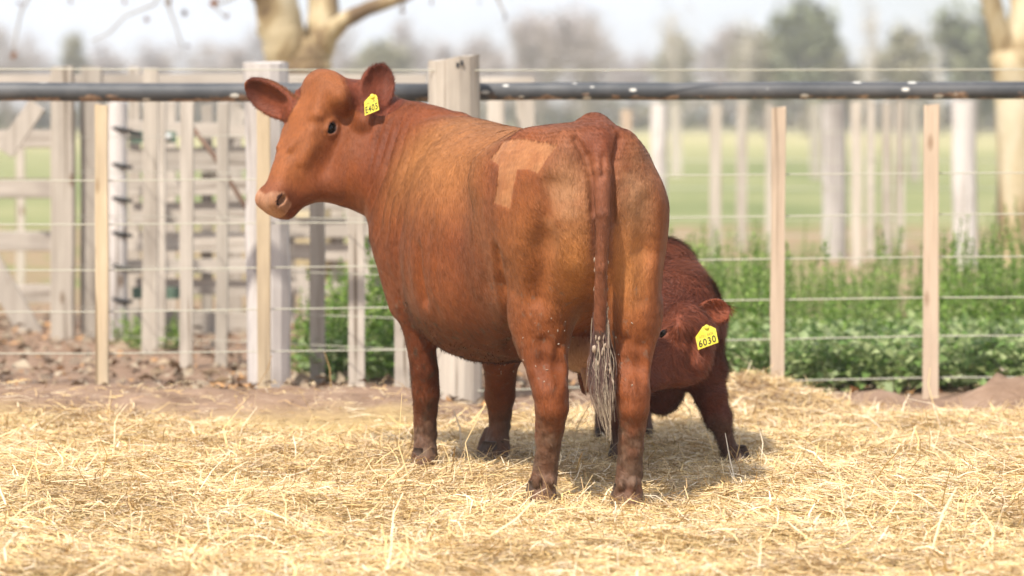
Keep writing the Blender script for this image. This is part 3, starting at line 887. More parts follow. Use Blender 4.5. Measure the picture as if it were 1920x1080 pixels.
plane_tree(28.0, 'mottled plane tree with forked pale trunk rising behind the cow head', [(570, 300, 104), (568, 170, 108), (566, 120, 112), (565, 88, 92), (565, 74, 50)],
    [[(552, 170, 72, 0), (543, 110, 84, -.04), (525, 50, 84, -.1), (508, -20, 80, -.2), (440, -190, 60, -.4), (330, -420, 40, -.6)],
     [(586, 170, 66, 0), (594, 110, 64, .03), (606, 40, 60, .1), (608, -40, 58, .2), (630, -240, 50, .5), (600, -480, 34, .6)],
     [(596, 105, 44, 0), (616, 66, 38, -.1), (642, 40, 32, -.2), (690, 16, 27, -.3), (760, -8, 22, -.4), (900, -90, 18, -.5)]],
    [[(440, -190, 16, -.4), (330, -60, 8, -.5), (312, 0, 5, -.6), (330, 50, 4, -.6), (342, 88, 3, -.6)], [(330, -60, 8, -.5), (290, 8, 5, -.6), (235, 30, 4, -.6), (205, 62, 4, -.6), (170, 78, 3, -.6)],
     [(495, -40, 12, -.2), (430, 0, 5, -.4), (400, 10, 4, -.4), (424, 34, 3, -.4)], [(900, -90, 10, -.5), (930, -10, 6, -.5), (948, 30, 4, -.5)], [(760, -8, 8, -.4), (752, 22, 4, -.4)], [(330, -420, 14, -.6), (120, -120, 9, -.7), (40, 20, 5, -.7), (24, 100, 3, -.7)]],
    [(25, 102, 20, OR), (318, 4, 24, BR), (345, 24, 15, DK), (277, 36, 14, DK), (425, 30, 13, DK), (402, 4, 24, OR), (755, 20, 14, DK), (811, 4, 16, BR), (948, 34, 14, DK), (132, 2, 14, BR), (37, 6, 12, DK), (232, 2, 14, BR), (900, 4, 14, DK), (352, 86, 10, DK)])
plane_tree(30.0, 'pale mottled tree trunk cut off by the right edge of view', [(1905, 420, 66), (1905, 200, 72), (1900, 100, 84)],
    [[(1890, 110, 60, 0), (1868, 40, 40, -.1), (1850, -30, 38, -.2), (1800, -240, 30, -.3)], [(1912, 110, 76, 0), (1925, 20, 62, .1), (1935, -60, 56, .2), (1960, -300, 44, .4)]], [], [])

def far_tree(u, vt, vb, w, Y, kind, label, group, seed):
    r = np.random.default_rng(seed)
    px = Y / FPX
    b = P(u, vb, Y); H_ = (P(u, vt, Y)[2]) * (1.08 if kind == 'bare' else 1.0); W_ = w * px * (1.35 if kind == 'bare' else 1.15)
    nm = {'bare': 'bare_tree', 'green': 'leafy_tree', 'olive': 'leafy_tree', 'pale': 'bare_tree'}[kind]
    root = tag(empty(nm, (b[0], Y, 0)), label, 'tree', group)
    mb = MB(); top = (b[0] + r.normal(0, .3), Y, H_ * 0.8)
    mb.tube([(b[0], Y, -.2), (b[0] + r.normal(0, .15), Y, H_ * 0.4), top], [W_ * 0.05 + .12, W_ * 0.035 + .08, 0.05], 8)
    for _ in range(9):
        z = r.uniform(0.3, 0.75) * H_; a = r.uniform(0, 6.28); l_ = W_ * r.uniform(.25, .5)
        mb.tube([(b[0], Y, z), (b[0] + math.cos(a) * l_, Y + math.sin(a) * l_, z + l_ * r.uniform(.5, 1.1))], [.09, .02], 5)
    mb.build('trunk', M_BARKP if kind == 'pale' else M_BARK, root, True)
    n = {'bare': 2600, 'green': 1900, 'olive': 1700, 'pale': 700}[kind]
    # crown: leaf or twig clumps gathered round a few dozen branch ends
    nb = 20
    cc = r.normal(0, 1, (nb, 3)); cc /= np.linalg.norm(cc, axis=1)[:, None]; cc *= r.uniform(0.35, 1.05, nb)[:, None]
    k = r.integers(0, nb, n)
    p = cc[k] * np.array([W_ * .42, W_ * .42, H_ * .36]) + r.normal(0, 1, (n, 3)) * np.array([W_ * .085, W_ * .085, H_ * .07])
    p += np.array([b[0], Y, H_ * 0.58])
    p[:, 2] = np.maximum(p[:, 2], 0.4)
    s_ = r.uniform(0.35, 0.95, n) * (W_ / 7) ** 0.5
    wd = s_ * (r.uniform(0.5, 0.9, n) if kind in ('green', 'olive') else r.uniform(0.10, 0.26, n))
    C = {'bare': [(0.38, 0.33, 0.31), (0.44, 0.39, 0.38), (0.32, 0.27, 0.25)], 'green': [(0.15, 0.17, 0.085), (0.20, 0.21, 0.12), (0.12, 0.14, 0.07)],
         'olive': [(0.24, 0.23, 0.13), (0.31, 0.28, 0.19), (0.19, 0.18, 0.10)], 'pale': [(0.42, 0.38, 0.32), (0.48, 0.44, 0.38), (0.36, 0.31, 0.25)]}[kind]
    c = np.array(C)[r.integers(0, 3, n)] * r.uniform(0.8, 1.2, (n, 1))
    V, F, C2 = leaf_cards(p, s_, wd, r.uniform(0, 6.28, n), r.uniform(-.4, 1.4, n), r.normal(0, .8, n), c, r)
    link_mesh('crown', mesh_np('crown', V, F, False, C2), M_LEAF, root)
GB, GG = 'bare grey trees on the far edge of the pasture', 'green trees on the far edge of the pasture'
LB, LG = 'bare grey brown tree blurred in the distance across the pasture', 'olive green tree blurred in the distance across the pasture'
k = 0
TR = ((-60, 40, 232, 150, 300, 'bare'), (15, 62, 235, 90, 310, 'bare'), (75, 96, 236, 90, 330, 'bare'), (140, 70, 236, 62, 320, 'olive'), (205, 98, 236, 100, 340, 'bare'), (285, 78, 236, 70, 320, 'bare'),
        (360, 84, 236, 95, 300, 'bare'), (430, 100, 236, 90, 330, 'bare'), (478, 74, 236, 80, 310, 'bare'), (640, 40, 236, 110, 300, 'bare'), (705, 62, 236, 110, 290, 'olive'), (770, 60, 236, 90, 310, 'bare'), (850, 80, 236, 100, 320, 'bare'),
        (915, 66, 236, 90, 300, 'bare'), (975, 14, 236, 120, 280, 'bare'), (1010, 40, 236, 80, 300, 'olive'), (1092, 2, 236, 125, 270, 'bare'), (1110, 40, 236, 90, 290, 'bare'), (1185, 108, 236, 90, 330, 'bare'), (1262, -30, 236, 74, 240, 'pale'),
        (1268, 60, 238, 80, 300, 'olive'), (1345, 46, 238, 90, 290, 'bare'), (1395, 20, 238, 70, 250, 'pale'), (1440, 22, 238, 120, 260, 'olive'), (1512, 6, 238, 120, 250, 'green'), (1570, 78, 238, 90, 270, 'olive'), (1632, -40, 238, 60, 240, 'pale'),
        (1695, 60, 238, 120, 260, 'olive'), (1760, 20, 238, 80, 280, 'pale'), (1825, 8, 238, 140, 240, 'green'), (1900, 40, 238, 120, 260, 'olive'), (1990, 20, 238, 140, 260, 'green'))
TENS = ['', '', 'twenty', 'thirty']
ONES = ['zero', 'one', 'two', 'three', 'four', 'five', 'six', 'seven', 'eight', 'nine', 'ten', 'eleven', 'twelve', 'thirteen', 'fourteen', 'fifteen', 'sixteen', 'seventeen', 'eighteen', 'nineteen']
def NUM(n):
    n += 1
    return ONES[n] if n < 20 else (TENS[n // 10] + (' ' + ONES[n % 10] if n % 10 else ''))
for u, vt, vb, w, Y, kind in TR:
    k += 1
    g = kind in ('green', 'olive')
    idx = sum(1 for q in TR if q[0] < u)
    far_tree(u, vt, vb, w, Y, kind, ('blurred olive green tree' if g else 'blurred bare grey brown tree') + ', number %s from the left in the far tree line' % NUM(idx), GG if g else GB, k)
# hedge line at the foot of the trees
r = np.random.default_rng(77); n = 9000
x = r.uniform(-60, 75, n); y = 318 + r.uniform(-4, 4, n)
hh = 1.6 + 1.2 * (0.5 + 0.5 * np.sin(x * 0.23 + 2)) + (x > 5) * 0.8
p = np.stack([x, y, r.random(n) * hh], 1); s_ = r.uniform(.5, 1.2, n)
c = np.array([(0.14, 0.14, 0.07), (0.20, 0.16, 0.11), (0.24, 0.20, 0.17), (0.10, 0.12, 0.05)])[r.integers(0, 4, n)]
V, F, C = leaf_cards(p, s_, s_ * .7, r.uniform(0, 6.28, n), r.uniform(-.4, 1.4, n), r.normal(0, .8, n), c, r)
tag(link_mesh('hedge', mesh_np('hedge', V, F, False, C), M_LEAF), 'dull olive brown hedge along the far side of the pasture', 'hedge', kind='stuff')

# ------------------------------------------------------------------ the air between the yard and the trees
def build_haze():
    mb = MB(); mb.box((0, 1250, 8.0), (2000, 2700, 18.0))
    t = bpy.data.materials.new('haze'); t.use_nodes = True
    nt = t.node_tree; nt.nodes.clear()
    out = nt.nodes.new('ShaderNodeOutputMaterial'); vol = nt.nodes.new('ShaderNodeVolumePrincipled')
    vol.inputs['Density'].default_value = 0.0008
    vol.inputs['Color'].default_value = (0.97, 0.955, 0.94, 1)
    nt.links.new(vol.outputs[0], out.inputs['Volume'])
    tag(mb.build('haze', t), kind='stuff')
build_haze()
# ------------------------------------------------------------------ the cow
def cow_field(h=0.0058):
    yaw = math.radians(18)
    o = (0.245, 11.6, 0.0)
    F = Field((-0.36, -0.46, -0.02), (1.86, 0.97, 1.60), h, o, yaw)
    L = lambda u, v, Y: F.loc(P(u, v, Y))
    X, Yl, Z = np.eye(3)
    # trunk: along the spine (t = metres ahead of the hind feet)
    F.loft((0, 0, 0), X, Z, Yl, [
        (-0.215, 1.14, 0.98, 0.05, 1.05),
        (-0.17, 1.245, 0.84, 0.13, 1.02),
        (-0.08, 1.285, 0.74, 0.19, 1.00),
        (0.04, 1.300, 0.68, 0.235, 1.00),
        (0.18, 1.297, 0.60, 0.265, 1.01),
        (0.36, 1.290, 0.54, 0.285, 1.03),
        (0.52, 1.280, 0.495, 0.275, 0.90),
        (0.74, 1.277, 0.445, 0.325, 0.85),
        (0.98, 1.290, 0.420, 0.345, 0.82),
        (1.20, 1.305, 0.435, 0.325, 0.83),
        (1.36, 1.305, 0.470, 0.285, 0.85),
        (1.50, 1.25, 0.540, 0.235, 0.86),
        (1.62, 1.180, 0.640, 0.150, 0.88),
        (1.70, 1.040, 0.760, 0.050, 0.89)], k=0.04, n=2.25)
    # hollow of the flank and the furrow behind the shoulder
    for sgn in (1, -1):
        F.ell((0.53, sgn * 0.315, 1.08), (0.13, 0.045, 0.12), k=0.09, op='-')
        F.cap((1.13, sgn * 0.365, 1.08), (1.17, sgn * 0.385, 0.62), 0.035, 0.035, k=0.09, op='-')
    # rump: hooks, pins, thighs
    for sgn in (1, -1):
        F.ell((0.31, sgn * 0.235, 1.12), (0.075, 0.055, 0.07), k=0.09)
        F.ell((-0.10, sgn * 0.105, 1.185), (0.085, 0.062, 0.085), k=0.09)
        F.ell((0.10, sgn * 0.165, 1.03), (0.235, 0.105, 0.235), k=0.09)
    # round of the thighs as seen from behind
    F.cap(L(1050, 375, 11.60), L(1020, 600, 11.645), 0.125, 0.092, k=0.08)
    F.cap(L(1182, 385, 11.56), L(1187, 600, 11.545), 0.118, 0.080, k=0.08)
    F.cap(L(1012, 400, 11.80), L(1010, 590, 11.74), 0.150, 0.100, k=0.08)
    F.cap(L(1170, 400, 11.74), L(1188, 600, 11.66), 0.150, 0.090, k=0.09)
    # stifle of the near leg and the flank fold
    F.cap(L(985, 560, 11.86), L(1003, 655, 11.80), 0.085, 0.062, k=0.07)
    F.cap(L(950, 440, 12.02), L(972, 600, 11.92), 0.05, 0.035, k=0.09)
    # hind legs (left, right)
    F.chain([L(1014, 580, 11.70), L(1019, 640, 11.655), L(1027, 695, 11.61), L(1032, 735, 11.58), L(1033, 765, 11.57), L(1031, 800, 11.59), L(1027, 845, 11.61), L(1023, 885, 11.62), L(1018, 915, 11.61), L(1015, 948, 11.58)],
            [0.112, 0.092, 0.071, 0.060, 0.055, 0.048, 0.041, 0.040, 0.046, 0.053], k=0.03)
    F.cap(L(1036, 725, 11.54), L(1038, 765, 11.54), 0.030, 0.024, k=0.05)
    F.chain([L(1191, 580, 11.60), L(1189, 640, 11.555), L(1185, 695, 11.515), L(1185, 735, 11.50), L(1187, 765, 11.49), L(1187, 800, 11.50), L(1183, 845, 11.51), L(1180, 888, 11.52), L(1176, 922, 11.52), L(1175, 955, 11.49)],
            [0.092, 0.075, 0.064, 0.058, 0.052, 0.044, 0.041, 0.043, 0.049, 0.055], k=0.03)
    F.cap(L(1190, 725, 11.46), L(1192, 768, 11.46), 0.030, 0.024, k=0.05)
    # furrows beside the hock tendon and down the back of the thigh
    for pts, r_, k_ in (([(1018, 640), (1022, 720)], 0.012, 0.04), ([(1050, 650), (1048, 722)], 0.012, 0.04), ([(1172, 640), (1174, 722)], 0.012, 0.04), ([(1202, 650), (1202, 722)], 0.012, 0.04),
                        ([(1030, 350), (1010, 560)], 0.006, 0.08), ([(1214, 380), (1208, 560)], 0.012, 0.07)):
        a_, b_ = F.hit(*pts[0]), F.hit(*pts[1]); m_ = F.hit((pts[0][0] + pts[1][0]) / 2, (pts[0][1] + pts[1][1]) / 2)
        F.cap(a_, m_, 0.001, r_, k=k_, op='-'); F.cap(m_, b_, r_, 0.001, k=k_, op='-')
    fl = [F.hit(*q) for q in ((930, 470), (940, 540), (950, 600), (966, 662))]
    for a_, b_, r0, r1 in ((fl[0], fl[1], 0.001, 0.012), (fl[1], fl[2], 0.012, 0.020), (fl[2], fl[3], 0.020, 0.022)):
        if a_ is not None and b_ is not None: F.cap(a_, b_, r0, r1, k=0.05, op='-')
    ar = [F.hit(*q) for q in ((786, 470), (793, 560), (810, 650))]
    for a_, b_, r0, r1 in ((ar[0], ar[1], 0.001, 0.010), (ar[1], ar[2], 0.010, 0.018)):
        if a_ is not None and b_ is not None: F.cap(a_, b_, r0, r1, k=0.05, op='-')
    # dewclaws
    for u, v, y in ((1006, 902, 11.55), (1034, 902, 11.55), (1164, 908, 11.46), (1188, 908, 11.46)):
        F.ell(L(u, v, y + 0.01), (0.015, 0.013, 0.018), k=0.02)
    # shoulder blade, upper arm, brisket
    F.ell((1.34, 0.225, 0.90), (0.17, 0.105, 0.25), k=0.10)
    F.ell((1.34, -0.225, 0.90), (0.17, 0.105, 0.25), k=0.10)
    F.cap((1.40, 0.23, 0.86), (1.34, 0.225, 0.62), 0.110, 0.078, k=0.07)
    F.cap((1.40, -0.23, 0.86), (1.33, -0.235, 0.62), 0.115, 0.085, k=0.08)
    F.ell((1.52, 0.0, 0.62), (0.16, 0.12, 0.15), k=0.09)
    # forelegs
    F.chain([L(770, 540, 12.74), L(778, 590, 12.74), L(788, 640, 12.75), L(796, 695, 12.76), L(799, 738, 12.78), L(798, 760, 12.79), L(797, 790, 12.80), L(797, 825, 12.80), L(797, 855, 12.78), L(797, 882, 12.74)], [0.070, 0.064, 0.057, 0.053, 0.052, 0.047, 0.041, 0.040, 0.045, 0.054], k=0.03)
    F.chain([(1.33, -0.235, 0.62), L(938, 680, 12.98), L(938, 742, 13.06)], [0.080, 0.069, 0.056], k=0.04)
    F.chain([L(938, 742, 13.06), L(938, 790, 13.08), L(934, 825, 13.08), L(931, 850, 13.05), L(930, 870, 13.0)], [0.056, 0.043, 0.046, 0.053, 0.056], k=0.02)
    F.cap(L(918, 815, 13.13), L(908, 845, 13.12), 0.03, 0.028, k=0.02)
    # udder and teats
    F.ell(L(1092, 650, 11.95), (0.14, 0.095, 0.095), k=0.05)
    for u, v, y in ((1098, 700, 11.86), (1110, 708, 11.92), (1092, 704, 12.02), (1122, 705, 11.9)):
        F.cap(L(u, v, y), L(u + 3, v + 30, y), 0.019, 0.011, k=0.02)
    # tail: broad root, then the dock hanging down behind
    F.cap(L(1116, 240, 11.62), L(1122, 268, 11.46), 0.055, 0.050, k=0.05)
    F.chain([L(1120, 262, 11.46), L(1127, 320, 11.395), L(1131, 400, 11.365), L(1128, 500, 11.38), L(1125, 600, 11.42), L(1125, 680, 11.45), L(1131, 760, 11.44)],
            [0.048, 0.034, 0.027, 0.0235, 0.021, 0.021, 0.009], k=0.010)
    # neck: swung round to the left
    hp = P(590, 146, 13.06)
    th, pt = math.radians(53), math.radians(60)
    hA = F.dirn((-math.sin(th) * math.cos(pt), -math.cos(th) * math.cos(pt), -math.sin(pt)))
    hB = F.dirn((math.cos(th), -math.sin(th), 0))
    hN = np.cross(hA, hB)
    if hN[2] < 0: hN = -hN
    H0 = F.loc(hp)
    H = lambda t, n, b: H0 + hA * t + hN * n + hB * b
    F.cap((1.30, 0.03, 1.06), L(772, 285, 13.06), 0.225, 0.180, k=0.08)
    F.cap((1.36, 0.04, 0.86), L(738, 350, 13.00), 0.235, 0.150, k=0.10)
    F.cap(L(800, 275, 13.05), L(690, 255, 13.08), 0.140, 0.125, k=0.06)
    F.cap(L(752, 335, 13.00), L(672, 312, 13.04), 0.140, 0.120, k=0.07)
    F.cap(L(860, 238, 12.95), L(735, 218, 13.10), 0.050, 0.050, k=0.05)
    F.cap(L(735, 216, 13.10), L(676, 186, 13.10), 0.050, 0.055, k=0.05)
    F.cap(L(676, 184, 13.10), L(612, 164, 13.12), 0.050, 0.055, k=0.07)
    # head
    F.loft(H0, hA, hN, hB, [
        (-0.030, -0.050, -0.12, 0.050, -0.08),
        (0.000, -0.012, -0.20, 0.080, -0.09),
        (0.050, 0.002, -0.26, 0.106, -0.09),
        (0.110, 0.004, -0.30, 0.118, -0.09),
        (0.170, 0.002, -0.325, 0.116, -0.10),
        (0.230, -0.006, -0.335, 0.102, -0.11),
        (0.300, -0.012, -0.315, 0.087, -0.11),
        (0.370, -0.012, -0.262, 0.072, -0.10),
        (0.430, -0.018, -0.208, 0.062, -0.090),
        (0.480, -0.022, -0.182, 0.061, -0.088),
        (0.515, -0.028, -0.168, 0.062, -0.088),
        (0.535, -0.042, -0.152, 0.054, -0.090),
        (0.546, -0.062, -0.130, 0.036, -0.092)], k=0.035, n=2.5, n_low=1.8)
    F.ell(H(0.000, -0.020, 0), (0.035, 0.045, 0.028), (hA, hB, hN), k=0.06)
    F.cap(H(0.010, -0.060, 0.03), H(0.035, -0.090, 0.120), 0.040, 0.040, k=0.06)
    F.cap(H(0.010, -0.060, -0.03), H(0.035, -0.085, -0.115), 0.040, 0.040, k=0.06)
    F.cap(L(590, 350, 12.99), L(662, 345, 13.06), 0.052, 0.085, k=0.08)
    F.cap(H(0.020, -0.032, 0.05), H(0.052, -0.050, 0.150), 0.030, 0.036, k=0.06)
    F.cap(H(0.020, -0.055, 0.06), L(674, 186, 13.02), 0.045, 0.045, k=0.06)
    for sg in (1, -1):
        F.cap(H(0.075, -0.012, sg * 0.075), H(0.150, -0.026, sg * 0.096), 0.012, 0.019, k=0.04)   # brow
        F.cap(H(0.215, -0.040, sg * 0.092), H(0.330, -0.070, sg * 0.072), 0.010, 0.008, k=0.035)  # facial crest
        F.cap(H(0.18, -0.045, sg * 0.085), H(0.30, -0.012, sg * 0.045), 0.006, 0.005, k=0.03)   # tear line
        F.cap(H(0.20, -0.10, sg * 0.078), H(0.35, -0.10, sg * 0.052), 0.034, 0.026, k=0.05)
        F.ell(H(0.225, -0.165, sg * 0.064), (0.080, 0.026, 0.065), (hA, hB, hN), k=0.05)     # cheek
        F.ell(H(0.258, -0.062, sg * 0.080), (0.075, 0.022, 0.020), (hA, hB, hN), k=0.035)    # cheekbone
        F.ell(H(0.495, -0.050, sg * 0.046), (0.040, 0.024, 0.032), (hA, hB, hN), k=0.03)     # nostril wing
    F.ell(H(0.470, -0.150, 0), (0.055, 0.045, 0.022), (hA, hB, hN), k=0.03)                   # chin
    # ears: cupped leaves
    def ear(root, tip, wdir, cup, width, lng=None):
        root, tip = np.array(root), np.array(tip)
        e = tip - root; ln = np.linalg.norm(e); e /= ln
        c = np.array(cup, float); c -= e * (c @ e); c /= np.linalg.norm(c)
        w = np.cross(e, c)
        mid = root + e * ln * 0.52
        G = Field.__new__(Field); G.__dict__.update(F.__dict__); G.f = np.full(F.shape, 1.0, np.float32)
        G.ell(mid, (ln * 0.54, width / 2, 0.040), (e, w, c), k=0)
        G.ell(mid + c * 0.030 + e * 0.012, (ln * 0.49, width / 2 - 0.010, 0.046), (e, w, c), k=0.012, op='-')
        ext = np.abs(e) * ln * 0.6 + width / 2 + 0.08
        sl, _ = F.block(mid - ext, mid + ext)
        a, d = F.f[sl], G.f[sl]; k = 0.018
        hh = np.maximum(k - np.abs(a - d), 0) / k
        F.f[sl] = np.minimum(a, d) - hh * hh * k * 0.25
        F.cap(root - e * 0.03, root + e * 0.03, 0.040, 0.032, k=0.03)
        return mid, e, w, c
    earR = ear(L(562, 214, 13.06), L(464, 160, 13.14), None, F.dirn((-0.15, -1, -0.45)), 0.136)
    earL = ear(L(690, 214, 12.98), L(718, 125, 13.04), None, F.dirn((0.25, -1, 0.0)), 0.142)
    # sockets, nostrils, mouth, folds
    eyes = []
    for sg in (1, -1):
        if sg == 1:
            p = F.hit(622, 240)
            g = F.grad(p[None])[0]
            ex = ((p - H0) @ hA, (p - H0) @ hN, (p - H0) @ hB)
        else:
            p = H(ex[0], ex[1], -ex[2]); g = g - 2 * hB * (g @ hB)
        ce = p - g * 0.0170
        al = hA * 0.96 + hN * 0.05; al = al - g * (al @ g); al /= np.linalg.norm(al)
        bb = np.cross(g, al)
        F.ell(p - g * 0.005, (0.034, 0.027, 0.013), (al, bb, g), k=0.016)
        F.cap(p - al * 0.020 + bb * (0.014 if (bb @ np.array([0, 0, 1])) > 0 else -0.014) + g * 0.002, p + al * 0.016 + bb * (0.016 if (bb @ np.array([0, 0, 1])) > 0 else -0.016) + g * 0.003, 0.006, 0.006, k=0.012)
        F.ell(p + g * 0.002, (0.0255, 0.0160, 0.026), (al, bb, g), k=0.005, op='-')
        eyes.append((ce, g, al, bb))
    nos = []
    for sg in (1, -1):
        if sg == 1:
            p = F.hit(530, 376); g = F.grad(p[None])[0]
            exn = ((p - H0) @ hA, (p - H0) @ hN, (p - H0) @ hB)
            d1 = F.dirn(P(540, 368, 12.8) - P(518, 383, 12.8)); d1 -= g * (d1 @ g); d1 /= np.linalg.norm(d1)
        else:
            p = H(exn[0], exn[1], -exn[2]); g = g - 2 * hB * (g @ hB); d1 = d1 - 2 * hB * (d1 @ hB)
        F.ell(p - g * 0.004, (0.023, 0.0105, 0.028), (d1, np.cross(g, d1), g), k=0.008, op='-')
        nos.append(p)
    a, b = F.hit(545, 402), F.hit(580, 375)
    if a is not None and b is not None: F.cap(a, b, 0.009, 0.005, k=0.012, op='-')
    # crease beside the tail root and the fold under it
    for pts in ([(1078, 258), (1098, 292), (1108, 330), (1113, 400)], [(1160, 258), (1152, 300), (1149, 350), (1148, 420)]):
        hs = [F.hit(u, v) for u, v in pts]
        for q0, q1 in zip(hs, hs[1:]):
            F.cap(q0, q1, 0.013, 0.010, k=0.012, op='-')
    q0, q1 = F.hit(1129, 292), F.hit(1131, 328)
    F.cap(q0, q1, 0.004, 0.007, k=0.016, op='-')
    return F, dict(eyes=eyes, nos=nos, H=H, hA=hA, hB=hB, hN=hN, H0=H0, earR=earR, earL=earL)
# ------------------------------------------------------------------ coats
def project(v):
    """photograph pixel of world points"""
    d = v - np.array([0, 0, CAM_H])
    fwd = d[:, 1] * _cp - d[:, 2] * _sp
    up = d[:, 1] * _sp + d[:, 2] * _cp
    return 960 + FPX * d[:, 0] / fwd, 540 - FPX * up / fwd

def coat_mat(name, fur=False, sheen=0.05):
    t = NT(name)
    a = t.attr('tint')
    if not fur:
        n1 = t.noise(1.0, 5, t.pos((150, 150, 26)), 0.65, 0.4)
        n2 = t.noise(1.0, 4, t.pos((420, 420, 70)), 0.6)
        f = t.ramp(n1, [(0.30, (0.76, 0.74, 0.72)), (0.70, (1.17, 1.18, 1.20))])
        t.base(t.mix(1.0, a.outputs['Color'], f, 'MULTIPLY'))
        mx_ = t.n('ShaderNodeMath', operation='ADD'); t.l(n1, mx_.inputs[0]); t.l(n2, mx_.inputs[1])
        t.bump(mx_.outputs[0], 0.35, 0.005)
    else:
        t.base(a.outputs['Color'])
    t.rough(0.58)
    t.b.inputs['Specular IOR Level'].default_value = 0.22
    t.b.inputs['Sheen Weight'].default_value = sheen
    t.b.inputs['Sheen Roughness'].default_value = 0.4
    t.b.inputs['Sheen Tint'].default_value = (1.0, 0.75, 0.5, 1)
    return t.m
M_COAT = coat_mat('red_coat')
M_FUR = coat_mat('red_coat_hair', True)

def lerp(a, b, f): return a + (b - a) * f[:, None]

def make_fur(name, parent, v, q, nrm, col, n, lmin, lmax, width, lift, flow, keep, seed, jitter=0.10, wild=0.16, cvar=0.16):
    r = np.random.default_rng(seed)
    area = np.linalg.norm(np.cross(v[q[:, 2]] - v[q[:, 0]], v[q[:, 3]] - v[q[:, 1]]), axis=1) * 0.5
    area = area * keep[q].mean(1)
    f = r.choice(len(q), n, p=area / area.sum())
    a, b = r.random(n), r.random(n)
    w = np.stack([(1 - a) * (1 - b), a * (1 - b), a * b, (1 - a) * b], 1)
    p = (v[q[f]] * w[..., None]).sum(1); nn = (nrm[q[f]] * w[..., None]).sum(1); nn /= np.linalg.norm(nn, axis=1)[:, None]
    c = (col[q[f]] * w[..., None]).sum(1)
    fl = flow(p) + r.normal(0, wild, (n, 3)) + 0.5 * np.stack([VN(p, 14), VN(p + 3, 14), VN(p + 7, 14)], 1)
    fl -= nn * (fl * nn).sum(1)[:, None]; fl /= np.linalg.norm(fl, axis=1)[:, None] + 1e-9
    L = (r.uniform(lmin, lmax, n) * (0.45 + 0.7 * np.minimum(keep[q[f]].mean(1), 1)))[:, None]
    al = (np.abs(r.normal(lift, lift * 0.5, n)))[:, None]
    s = np.cross(fl, nn)
    base = p - nn * 0.0004
    mid = base + fl * L * 0.5 * np.cos(al) + nn * L * 0.5 * np.sin(al) * 1.3
    tip = base + fl * L * np.cos(al) + nn * L * np.sin(al)
    hw = width / 2
    V = np.stack([base - s * hw, base + s * hw, mid + s * hw * 0.7, mid - s * hw * 0.7, tip], 1).reshape(-1, 3)
    bb = (np.arange(n) * 5)[:, None]
    F = np.concatenate([bb + np.array([[0, 1, 2]]), bb + np.array([[0, 2, 3]]), bb + np.array([[3, 2, 4]])])
    tint = np.repeat(c * r.uniform(1 - cvar, 1 + cvar, n)[:, None], 5, axis=0)
    me = mesh_np(name, V, F, True, tint)
    N = nn + r.normal(0, jitter, (n, 3)); N /= np.linalg.norm(N, axis=1)[:, None]
    me.normals_split_custom_set_from_vertices(np.repeat(N, 5, axis=0).astype(np.float32))
    o = link_mesh(name, me, M_FUR, parent); o['kind'] = 'stuff'
    return o

# ------------------------------------------------------------------ small parts
t = NT('eyeball'); t.base((0.006, 0.004, 0.003)); t.rough(0.08); t.b.inputs['Specular IOR Level'].default_value = 0.14; M_EYE = t.m
t = NT('tag_plastic'); t.base(t.ramp(t.noise(40, 4, t.pos()), [(0.35, (0.78, 0.66, 0.05)), (0.7, (0.85, 0.76, 0.12))])); t.rough(0.4); M_TAG = t.m
M_INK = flat_mat('tag_ink', (0.06, 0.055, 0.03), 0.6)
M_INKF = flat_mat('tag_ink_faded', (0.42, 0.36, 0.08), 0.6)
t = NT('hoof_horn'); t.base(t.ramp(t.noise(60, 4, t.pos((1, 1, .4))), [(0.3, (0.050, 0.032, 0.025)), (0.7, (0.095, 0.062, 0.048))])); t.rough(0.7); M_HOOF = t.m
t = NT('dried_mud'); t.base(t.ramp(t.noise(120, 4, t.pos()), [(0.3, (0.20, 0.14, 0.10)), (0.7, (0.44, 0.35, 0.27))])); t.rough(0.9); M_MUD = t.m
t = NT('switch_hair'); a = t.attr('tint'); t.base(a.outputs['Color']); t.rough(0.5); M_SWITCH = t.m

def sphere_part(name, c, r, mat, parent):
    mb = MB(); vs, fs = [], []
    for i in range(13):
        for j in range(20):
            a, b = math.pi * i / 12, 2 * math.pi * j / 20
            vs.append((c[0] + r * math.sin(a) * math.cos(b), c[1] + r * math.sin(a) * math.sin(b), c[2] + r * math.cos(a)))
    for i in range(12):
        for j in range(20):
            fs.append((i * 20 + j, i * 20 + (j + 1) % 20, (i + 1) * 20 + (j + 1) % 20, (i + 1) * 20 + j))
    mb.add(vs, fs)
    return mb.build(name, mat, parent, True)

def hoof(c, toe, parent, w=0.11, L=0.125, h=0.055):
    """two claws side by side; c = centre under the pastern, toe = horizontal direction"""
    toe = np.array([toe[0], toe[1], 0.0]); toe /= np.linalg.norm(toe); sd_ = np.array([-toe[1], toe[0], 0])
    mb = MB()
    for sg in (-1, 1):
        rings = []
        for z, k in ((h + 0.02, 0.62), (h, 0.80), (h * 0.5, 0.93), (0.0, 1.0), (-0.01, 0.96)):
            ring = []
            for j in range(14):
                a = 2 * math.pi * j / 14
                x = math.cos(a); y = math.sin(a)
                xx = x * L / 2 * (1.0 if x > 0 else 0.85) * k + 0.012 * (1 - z / h)
                ring.append(c + toe * xx + sd_ * (sg * w * 0.255 + y * w * 0.24 * k * (1 - 0.25 * max(x, 0))) + np.array([0, 0, z]))
            rings.append(ring)
        vs = [p for r_ in rings for p in r_]; fs = []
        for i in range(len(rings) - 1):
            for j in range(14):
                fs.append((i * 14 + j, i * 14 + (j + 1) % 14, (i + 1) * 14 + (j + 1) % 14, (i + 1) * 14 + j))
        fs.append(tuple(range(14))); fs.append(tuple((len(rings) - 1) * 14 + j for j in range(14)))
        mb.add(vs, fs)
    return mb.build('hoof', M_HOOF, parent, True)

